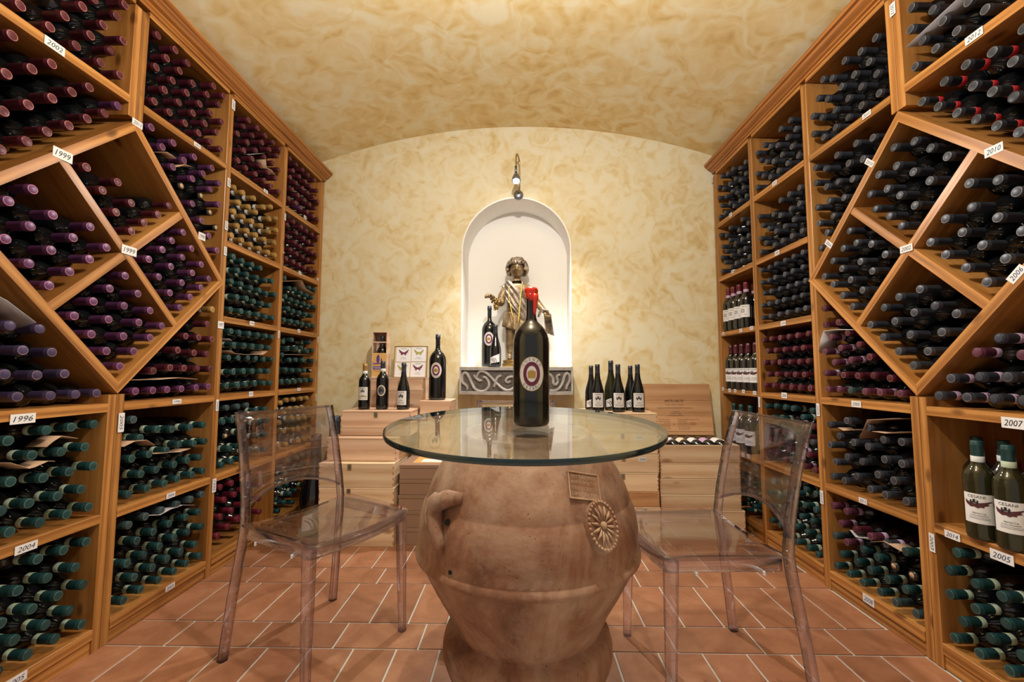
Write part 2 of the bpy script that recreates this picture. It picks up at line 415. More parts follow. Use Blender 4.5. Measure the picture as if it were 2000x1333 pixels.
_txt = {}
def text_geo(body, shear=0.0, spacing=1.0):
    """flat lettering as (verts in XY with cap height about 0.7, faces, width)"""
    key = (body, shear, spacing)
    if key not in _txt:
        cu = bpy.data.curves.new('lettering_source', 'FONT')
        cu.body = body; cu.size = 1.0; cu.align_x = 'CENTER'; cu.align_y = 'CENTER'; cu.resolution_u = 2
        cu.shear = shear; cu.space_character = spacing
        ob = bpy.data.objects.new('lettering_source', cu); COL.objects.link(ob)
        bpy.context.view_layer.update()
        ev = ob.evaluated_get(bpy.context.evaluated_depsgraph_get())
        me = ev.to_mesh()
        v = [tuple(p.co)[:2] for p in me.vertices]; f = [tuple(p.vertices) for p in me.polygons]
        ev.to_mesh_clear()
        bpy.data.objects.remove(ob); bpy.data.curves.remove(cu)
        xs = [p[0] for p in v]; ys = [p[1] for p in v]
        cx, cy = (min(xs) + max(xs)) / 2, (min(ys) + max(ys)) / 2
        v = [(x - cx, y - cy) for x, y in v]
        _txt[key] = (v, f, max(xs) - min(xs), max(ys) - min(ys))
    return _txt[key]

def text_flat(mb, body, width, at, ex, ez, height=None, mi=0, shear=0.0, spacing=1.0):
    """lettering on a plane: at = centre, ex = reading direction, ez = up direction"""
    v, f, w, h = text_geo(body, shear, spacing)
    sx = width / w; sy = (height / h) if height else sx
    at, ex, ez = Vector(at), Vector(ex), Vector(ez)
    mb.add([at + ex * (x * sx) + ez * (y * sy) for x, y in v], f, mi)

def text_bent(mb, body, width, z, r, ang, height=None, mi=0, spacing=1.0):
    """lettering wrapped on a vertical cylinder of radius r, centred at angle ang (reads left to right from outside)"""
    v, f, w, h = text_geo(body, 0.0, spacing)
    sx = width / w; sy = (height / h) if height else sx
    out = []
    for x, y in v:
        a = ang + x * sx / r
        out.append((r * math.cos(a), r * math.sin(a), z + y * sy))
    mb.add(out, f, mi)

def bent_poly(mb, poly, z, r, ang, mi=0):
    """flat outline (x, y) cut into small faces and wrapped on a cylinder"""
    bm = bmesh.new()
    vs = [bm.verts.new((x, y, 0)) for x, y in poly]
    for t in tessellate_polygon([[Vector((x, y, 0)) for x, y in poly]]):
        try: bm.faces.new([vs[i] for i in t])
        except ValueError: pass
    for _ in range(5):
        lng = [e for e in bm.edges if abs(e.verts[0].co.x - e.verts[1].co.x) > r * 0.16]
        if not lng: break
        bmesh.ops.subdivide_edges(bm, edges=lng, cuts=1)
        bmesh.ops.triangulate(bm, faces=bm.faces)
    bm.verts.index_update()
    mb.add([(r * math.cos(ang + v.co.x / r), r * math.sin(ang + v.co.x / r), z + v.co.y) for v in bm.verts], [tuple(v.index for v in f.verts) for f in bm.faces], mi)
    bm.free()
def ellipse(a, b, n=28): return [(a * math.cos(2 * PI * i / n), b * math.sin(2 * PI * i / n)) for i in range(n)]

ORD = ['first', 'second', 'third', 'fourth', 'fifth', 'sixth', 'seventh', 'eighth', 'ninth', 'tenth', 'eleventh', 'twelfth']

# ------------------------------------------------------------------ the room
AL, AR = -1.5145, 1.4325          # front planes of the two racks
DEPTH = 0.335                     # rack depth
WA = math.radians(-1.76)          # the end wall stands slightly askew
WEX = Vector((math.cos(WA), math.sin(WA), 0)); WN = Vector((math.sin(WA), -math.cos(WA), 0))   # along the wall, out of the wall
W0 = Vector((0, 3.13, 0))
def W(u, d, z): return W0 + WEX * u + WN * d + Vector((0, 0, z))
WMAT = frame(WEX, -WN, (0, 0, 1), W0)     # local x along the wall, local y into the wall, z up

# floor: a grout bed with every tile laid on it
fl = struct(MB().box(-1.90, 1.82, -1.0, 3.30, -0.06, -0.0035).build('floor', M['grout']))
fl['label'] = 'terracotta tile floor with pale grout joints'
PW, PL, GAP = 0.1561, 0.3108, 0.0075
t_up = MB().cbox(GAP / 2, PW - GAP / 2, GAP / 2, PL - GAP / 2, -0.004, 0.0, 0.0012).mesh('tile_upright', M['tile'])
t_flat = MB().cbox(GAP / 2, PL - GAP / 2, GAP / 2, PW - GAP / 2, -0.004, 0.0, 0.0012).mesh('tile_flat', M['tile'])
Y4 = 1.5916
for per in range(-1, 4):
    y_flat = Y4 + per * (PW + PL)            # flat row, then the deep row behind it
    if y_flat < 3.12:
        for k in range(-2, 11):
            x = -1.30 + k * PL
            if -1.75 < x < 1.42: link('floor_tile', t_flat, fl, T(x, y_flat, 0))
    if y_flat + PW < 3.12:
        for k in range(-2, 20):
            x = -1.3802 + k * PW
            if -1.64 < x < 1.42: link('floor_tile', t_up, fl, T(x, y_flat + PW, 0))

# end wall with the arched niche
NU, NR, NZ0, NSP, ND = -0.028, 0.405, 1.035, 1.912, 0.29
arch = [(NU - NR, NZ0), (NU - NR, NSP)] + [(NU - NR * math.cos(PI * i / 28), NSP + NR * math.sin(PI * i / 28)) for i in range(1, 28)] + [(NU + NR, NSP), (NU + NR, NZ0)]
outer = [(-2.0, 0), (2.0, 0), (2.0, 3.05), (-2.0, 3.05)]
allp = outer + arch
tri = tessellate_polygon([[Vector((x, z, 0)) for x, z in outer], [Vector((x, z, 0)) for x, z in arch]])
wb = MB().add([(x, 0, z) for x, z in allp], [tuple(t) for t in tri])
wall_back = struct(wb.build('wall_back', M['wall'], None, WMAT, recalc=False))
wall_back['label'] = 'ochre ragged plaster end wall with arched niche'
nb = MB()
n = len(arch)
nb.add([(x, 0, z) for x, z in arch] + [(x, ND, z) for x, z in arch], [(i, i + 1, i + 1 + n, i + n) for i in range(n - 1)], 0, False)
nb.add([(arch[0][0], 0, NZ0), (arch[-1][0], 0, NZ0), (arch[-1][0], ND, NZ0), (arch[0][0], ND, NZ0)], [(0, 1, 2, 3)])
nb.add([(x, ND, z) for x, z in arch], [tuple(t) for t in tessellate_polygon([[Vector((x, z, 0)) for x, z in arch]])])
niche = nb.build('niche', M['white_plaster'], wall_back, recalc=False)
# a narrow raised plaster lip round the niche opening
lip = MB()
pr = []
for i, (x, z) in enumerate(arch):
    c = Vector((x - NU, z - NSP)) if z > NSP else Vector((x - NU, 0))
    c = c.normalized() if c.length > 0 else Vector((0, 1))
    pr.append((x, z, c))
ring = lambda off, y: [(x + c.x * off, y, z + c.y * off) for x, z, c in pr]
vv = ring(0.0, -0.0015) + ring(0.006, -0.004) + ring(0.012, 0.0)
lip.add(vv, [(k * n + i, k * n + i + 1, (k + 1) * n + i + 1, (k + 1) * n + i) for k in range(2) for i in range(n - 1)], 0, True)
lip.build('niche_lip', M['white_plaster'], wall_back, recalc=False)

# barrel vault and side walls
VC, VR, VT = -0.085, 4.50, 2.884
def vz(x): return VT - VR + math.sqrt(VR * VR - (x - VC) ** 2)
vb = MB(); cols = [-1.90 + 3.74 * i / 40 for i in range(41)]; rows = [-1.0 + 4.30 * j / 10 for j in range(11)]
vb.add([(x, y, vz(x)) for y in rows for x in cols], [(j * 41 + i, j * 41 + i + 1, (j + 1) * 41 + i + 1, (j + 1) * 41 + i) for j in range(10) for i in range(40)], 0, True)
ceil = struct(vb.build('ceiling', M['vault'], recalc=False)); ceil['label'] = 'ochre ragged plaster barrel vault'
wl = struct(MB().box(-1.93, -1.865, -1.0, 3.25, 0, 2.62).build('wall_left', M['wall'])); wl['label'] = 'plaster side wall behind the purple-capsule rack'
wr = struct(MB().box(1.785, 1.85, -1.0, 3.15, 0, 2.62).build('wall_right', M['wall'])); wr['label'] = 'plaster side wall behind the slate-capsule rack'

# ------------------------------------------------------------------ the two wine racks
SHELVES = [0.465, 0.864, 1.264, 1.659, 2.054]      # mid heights of the 3 cm boards
ST = 0.032
def make_rack(side):
    left = side == 'L'
    A = AL if left else AR
    back = Vector((-1, 0, 0)) if left else Vector((1, 0, 0))
    posts = ([(1.02, 1.055), (1.538, 1.569), (1.570, 1.602), (2.080, 2.117), (2.598, 2.637), (3.112, 3.150)] if left else
             [(1.00, 1.035), (1.526, 1.556), (1.557, 1.588), (2.047, 2.087), (2.545, 2.585), (3.022, 3.065)])
    ctr = 1.570 if left else 1.5565
    root = thing('wine_rack', ('tall stained pine wine rack along the left wall, holding plum, gold and green capsules' if left else
                               'tall stained pine wine rack along the right wall, holding slate capsules and standing bottles'),
                 'wine rack', T(A, 2.1, 0), 'pine wine racks')
    inv = T(-A, -2.1, 0)
    def board(name, p0, p1, thick, depth=DEPTH, proud=0.0, mat='rack', ends=None):
        """board whose front edge runs from p0 to p1 in the (y, z) front plane; depth runs back from the front"""
        a, b = Vector((0, p0[0], p0[1])), Vector((0, p1[0], p1[1]))
        ex = (b - a).normalized(); ln = (b - a).length
        ez = ex.cross(back)
        o = Vector((A, 0, 0)) + a - back * proud
        mb = MB()
        if ends:      # mitred ends: shift of the two long edges at either end
            (l0, l1), (r0, r1) = ends
            h = thick / 2
            v = []
            for y in (0, depth + proud):
                v += [(l0, y, -h), (ln + r0, y, -h), (ln + r1, y, h), (l1, y, h)]
            mb.add(v, [(0, 1, 2, 3), (7, 6, 5, 4), (0, 4, 5, 1), (1, 5, 6, 2), (2, 6, 7, 3), (3, 7, 4, 0)])
        else:
            mb.cbox(0, ln, 0, depth + proud, -thick / 2, thick / 2, 0.0012)
        return mb.build(name, M[mat], root, inv @ frame(ex, back, ez, o))
    dz = 0.5345
    # posts; the doubled middle post is interrupted by the diamond
    for i, (y0, y1) in enumerate(posts):
        ym = (y0 + y1) / 2; w = y1 - y0
        if i in (1, 2):
            board('post', (ym, 0.0), (ym, 1.45 - dz - 0.004), w - 0.001, ends=((0, 0), ((-0.030, 0.0) if (i == 1) != False and False else (0, 0))))
            board('post', (ym, 1.45 + dz + 0.004), (ym, 2.446), w - 0.001)
        else:
            board('post', (ym, 0.0), (ym, 2.446), w)
    bays = [(posts[0][1], posts[1][0]), (posts[2][1], posts[3][0]), (posts[3][1], posts[4][0]), (posts[4][1], posts[5][0])]
    for b, (y0, y1) in enumerate(bays):
        for k, z in enumerate(SHELVES):
            if b < 2 and k in (2, 3): continue
            board('shelf', (y0, z), (y1, z), ST, proud=0.001)
        board('bottom_board', (y0, 0.0665), (y1, 0.0665), 0.037, proud=0.002)
        board('plinth', (y0, 0.0235), (y1, 0.0235), 0.047, 0.03, proud=-0.004)
        board('top_board', (y0, 2.4575), (y1, 2.4575), 0.024)
        # two back boards per bay with a visible joint
        ym = (y0 + y1) / 2
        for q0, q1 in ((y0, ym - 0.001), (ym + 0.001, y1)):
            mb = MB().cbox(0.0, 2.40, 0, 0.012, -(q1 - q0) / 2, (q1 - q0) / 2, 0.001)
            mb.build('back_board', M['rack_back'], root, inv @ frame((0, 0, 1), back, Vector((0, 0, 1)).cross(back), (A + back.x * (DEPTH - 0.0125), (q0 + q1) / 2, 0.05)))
    # the diamond: four outer boards and a cross of two, spanning the near two bays
    th = 0.030; D = 0.535 - th * 0.7071
    top, bot, nr, fr = (ctr, 1.45 + D), (ctr, 1.45 - D), (ctr - D, 1.45), (ctr + D, 1.45)
    h = th / 2
    for p0, p1, sgn in ((nr, top, 1), (top, fr, 1), (fr, bot, 1), (bot, nr, 1)):
        s = h if left else -h
        board('diamond_board', p0, p1, th, proud=0.003, ends=((s, -s), (-s, s)))
    q = D / 2; e = h * 0.7071
    board('diamond_divider', (ctr - q + e, 1.45 + q - e), (ctr + q - e, 1.45 - q + e), th, proud=0.001)
    board('diamond_divider', (ctr - q + e, 1.45 - q + e), (ctr - e, 1.45 - e), th, proud=0.000)
    board('diamond_divider', (ctr + e, 1.45 + e), (ctr + q - e, 1.45 + q - e), th, proud=0.000)
    # cornice moulding
    prof = [(0.0, 2.470), (0.004, 2.470), (0.006, 2.480), (0.014, 2.484), (0.016, 2.491), (0.030, 2.497), (0.042, 2.508), (0.046, 2.516), (0.056, 2.520), (0.060, 2.527), (0.060, 2.536), (0.0, 2.536)]
    y0, y1 = posts[0][0], posts[-1][1] + 0.004
    mb = MB()
    f = -back.x
    mb.prism([(0, z) if False else (y, z) for y, z in []] or [(d, z) for d, z in prof], 0, y1 - y0)
    # local: x = out of the rack, y = along the room, grain along y -> rotate so that grain (x) runs along the room
    v = [(yy, x, z) for x, yy, z in mb.v]; m2 = MB(); m2.v = v; m2.f = mb.f; m2.m = mb.m; m2.smooth = mb.smooth
    m2.build('cornice', M['rack_trim'], root, inv @ frame((0, 1, 0), -back, (0, 0, 1), (A, y0, 0)))
    mb = MB().cbox(0, y1 - y0, 0, DEPTH, 0, 0.012)
    mb.build('crown_board', M['rack'], root, inv @ frame((0, 1, 0), back, (0, 0, 1), (A, y0, 2.4705)))
    return root, inv, A, back
RACKS = {s: make_rack(s) for s in 'LR'}

# year tags, each a small card on the rack with its lettering (y, z, angle of reading direction, width, height, text, ink)
TAGS = {'L': [
    (1.272, 2.053, 0, 0.06, 0.03, '2002', 'ink'),
    (1.575, 1.975, 0, 0.045, 0.026, '2013', 'ink'),
    (1.321, 1.712, 0, 0.06, 0.034, '1999', 'ink'),
    (1.577, 1.464, 0, 0.062, 0.034, '1999', 'ink'),
    (1.939, 1.638, 0, 0.042, 0.034, '1998', 'ink'),
    (2.096, 1.232, 0, 0.042, 0.036, '1997', 'ink'),
    (1.88, 2.055, 0, 0.04, 0.02, '2002', 'ink'),
    (2.106, 2.402, 90, 0.052, 0.024, '2007', 'ink'),
    (2.102, 1.977, 90, 0.046, 0.022, '2004', 'ink'),
    (2.099, 1.747, 90, 0.046, 0.022, '2015', 'ink'),
    (2.101, 1.614, 90, 0.044, 0.022, '2012', 'ink'),
    (2.414, 2.067, 0, 0.04, 0.02, '2001', 'ink'),
    (2.874, 2.08, 0, 0.034, 0.024, '2000', 'ink_blue'),
    (2.628, 1.991, 90, 0.044, 0.018, '2003', 'ink_blue'),
    (2.835, 1.672, 0, 0.036, 0.026, '2002', 'ink_blue'),
    (3.092, 1.686, 0, 0.03, 0.018, '2000', 'ink_blue'),
    (2.342, 1.268, 0, 0.04, 0.024, '1996', 'ink_blue'),
    (2.85, 1.274, 0, 0.034, 0.024, '1995', 'ink_blue'),
    (2.611, 1.231, -90, 0.046, 0.018, '1998', 'ink'),
    (3.129, 1.235, -90, 0.046, 0.016, '1997', 'ink'),
    (2.362, 0.871, 0, 0.036, 0.026, '1997', 'ink_blue'),
    (2.879, 0.875, 0, 0.044, 0.02, '1995', 'ink_blue'),
    (2.1, 0.829, -90, 0.056, 0.02, '2000', 'ink_blue'),
    (3.128, 0.804, -90, 0.046, 0.016, '2001', 'ink'),
    (3.139, 0.607, -90, 0.036, 0.014, '2000', 'ink'),
    (2.107, 0.434, -90, 0.066, 0.026, '1995', 'ink'),
    (1.848, 0.865, 0, 0.048, 0.02, '1996', 'ink'),
    (1.592, 0.804, -90, 0.072, 0.024, '2005', 'ink'),
    (1.271, 0.854, 0, 0.066, 0.03, '1996', 'ink'),
    (1.308, 0.459, 0, 0.06, 0.026, '2004', 'ink'),
    (1.845, 0.462, 0, 0.046, 0.022, '2004', 'ink_blue'),
    (1.87, 0.067, 0, 0.048, 0.022, '2005', 'ink_blue'),
    (1.308, 0.071, 0, 0.06, 0.026, '2005', 'ink_blue'),
], 'R': [
    (1.55, 2.389, -90, 0.05, 0.024, '2013', 'ink'),
    (1.283, 2.056, 0, 0.052, 0.026, '2012', 'ink'),
    (1.695, 2.059, 0, 0.042, 0.022, '2010', 'ink'),
    (1.255, 1.669, 0, 0.05, 0.028, '2010', 'ink_blue'),
    (1.695, 1.854, -45, 0.05, 0.022, '2010', 'ink_blue'),
    (1.559, 1.456, 0, 0.05, 0.026, '2002', 'ink'),
    (1.942, 1.591, -45, 0.05, 0.024, '2004', 'ink_blue'),
    (1.224, 1.282, 45, 0.052, 0.026, '2006', 'ink_blue'),
    (1.834, 0.864, 0, 0.05, 0.026, '2005', 'ink'),
    (1.262, 0.853, 0, 0.062, 0.032, '2007', 'ink'),
    (1.828, 0.464, 0, 0.042, 0.022, '2011', 'ink_blue'),
    (1.828, 0.067, 0, 0.056, 0.034, '2008', 'ink_blue'),
    (1.536, 0.41, -90, 0.062, 0.02, '2003', 'ink'),
    (1.464, 0.461, 0, 0.05, 0.024, '2014', 'ink_blue'),
    (1.321, 0.453, 0, 0.062, 0.03, '2005', 'ink_blue'),
    (2.072, 0.408, -90, 0.062, 0.022, '2010', 'ink_blue'),
    (2.068, 0.819, -90, 0.06, 0.022, '2009', 'ink'),
    (2.325, 2.057, 0, 0.042, 0.026, '2010', 'ink_blue'),
    (2.33, 1.66, 0, 0.04, 0.026, '2001', 'ink_blue'),
    (2.82, 2.062, 0, 0.036, 0.026, '2007', 'ink_blue'),
    (2.82, 1.671, 0, 0.036, 0.024, '2008', 'ink_blue'),
    (2.304, 1.263, 0, 0.042, 0.024, '2004', 'ink_blue'),
    (2.323, 0.873, 0, 0.046, 0.03, '2006', 'ink'),
    (2.981, 1.268, 0, 0.034, 0.022, '2001', 'ink_blue'),
    (2.744, 1.267, 0, 0.034, 0.022, '2007', 'ink_blue'),
    (2.617, 1.27, 0, 0.034, 0.022, '2008', 'ink_blue'),
    (3.012, 0.88, 0, 0.03, 0.022, '2006', 'ink_blue'),
    (2.918, 0.874, 0, 0.032, 0.024, '2007', 'ink'),
    (2.843, 0.874, 0, 0.03, 0.022, '2004', 'ink_blue'),
    (2.74, 0.875, 0, 0.032, 0.022, '2002', 'ink_blue'),
    (2.611, 0.872, 0, 0.034, 0.022, '2009', 'ink_blue'),
    (2.566, 0.82, -90, 0.06, 0.018, '2002', 'ink_blue'),
    (3.064, 2.423, -90, 0.046, 0.02, '2005', 'ink'),
    (2.772, 0.47, 0, 0.032, 0.024, '2008', 'ink_blue'),
    (2.709, 0.473, 0, 0.034, 0.024, '2011', 'ink_blue'),
]}
def ray(px, py):
    return _F + _R * ((px - 1000) / FPX) - _U * ((py - 666.5) / FPX)
for s in 'LR':
    root, inv, A, back = RACKS[s]
    for (y, z, ang, w, h, txt, ink) in TAGS[s]:
        left = s == 'L'
        rd = Vector((0, 1, 0)) if left else Vector((0, -1, 0))       # reading direction seen from the room
        upv = Vector((0, 0, 1))
        a = math.radians(ang)
        ex = rd * math.cos(a) + upv * math.sin(a); ez = -rd * math.sin(a) + upv * math.cos(a)
        ey = ez.cross(ex)
        mat = inv @ frame(ex, ey, ez, Vector((A, y, z)) - back * 0.0035)
        c = MB().box(-w / 2, w / 2, -0.0005, 0.0006, -h / 2, h / 2).build('year_tag', M['label'], root, mat)
        lt = MB(); text_flat(lt, txt, w * 0.78, (0, -0.0009, 0), (1, 0, 0), (0, 0, 1), h * 0.56, 0, 0.25)
        lt.build('lettering', M[ink], c)

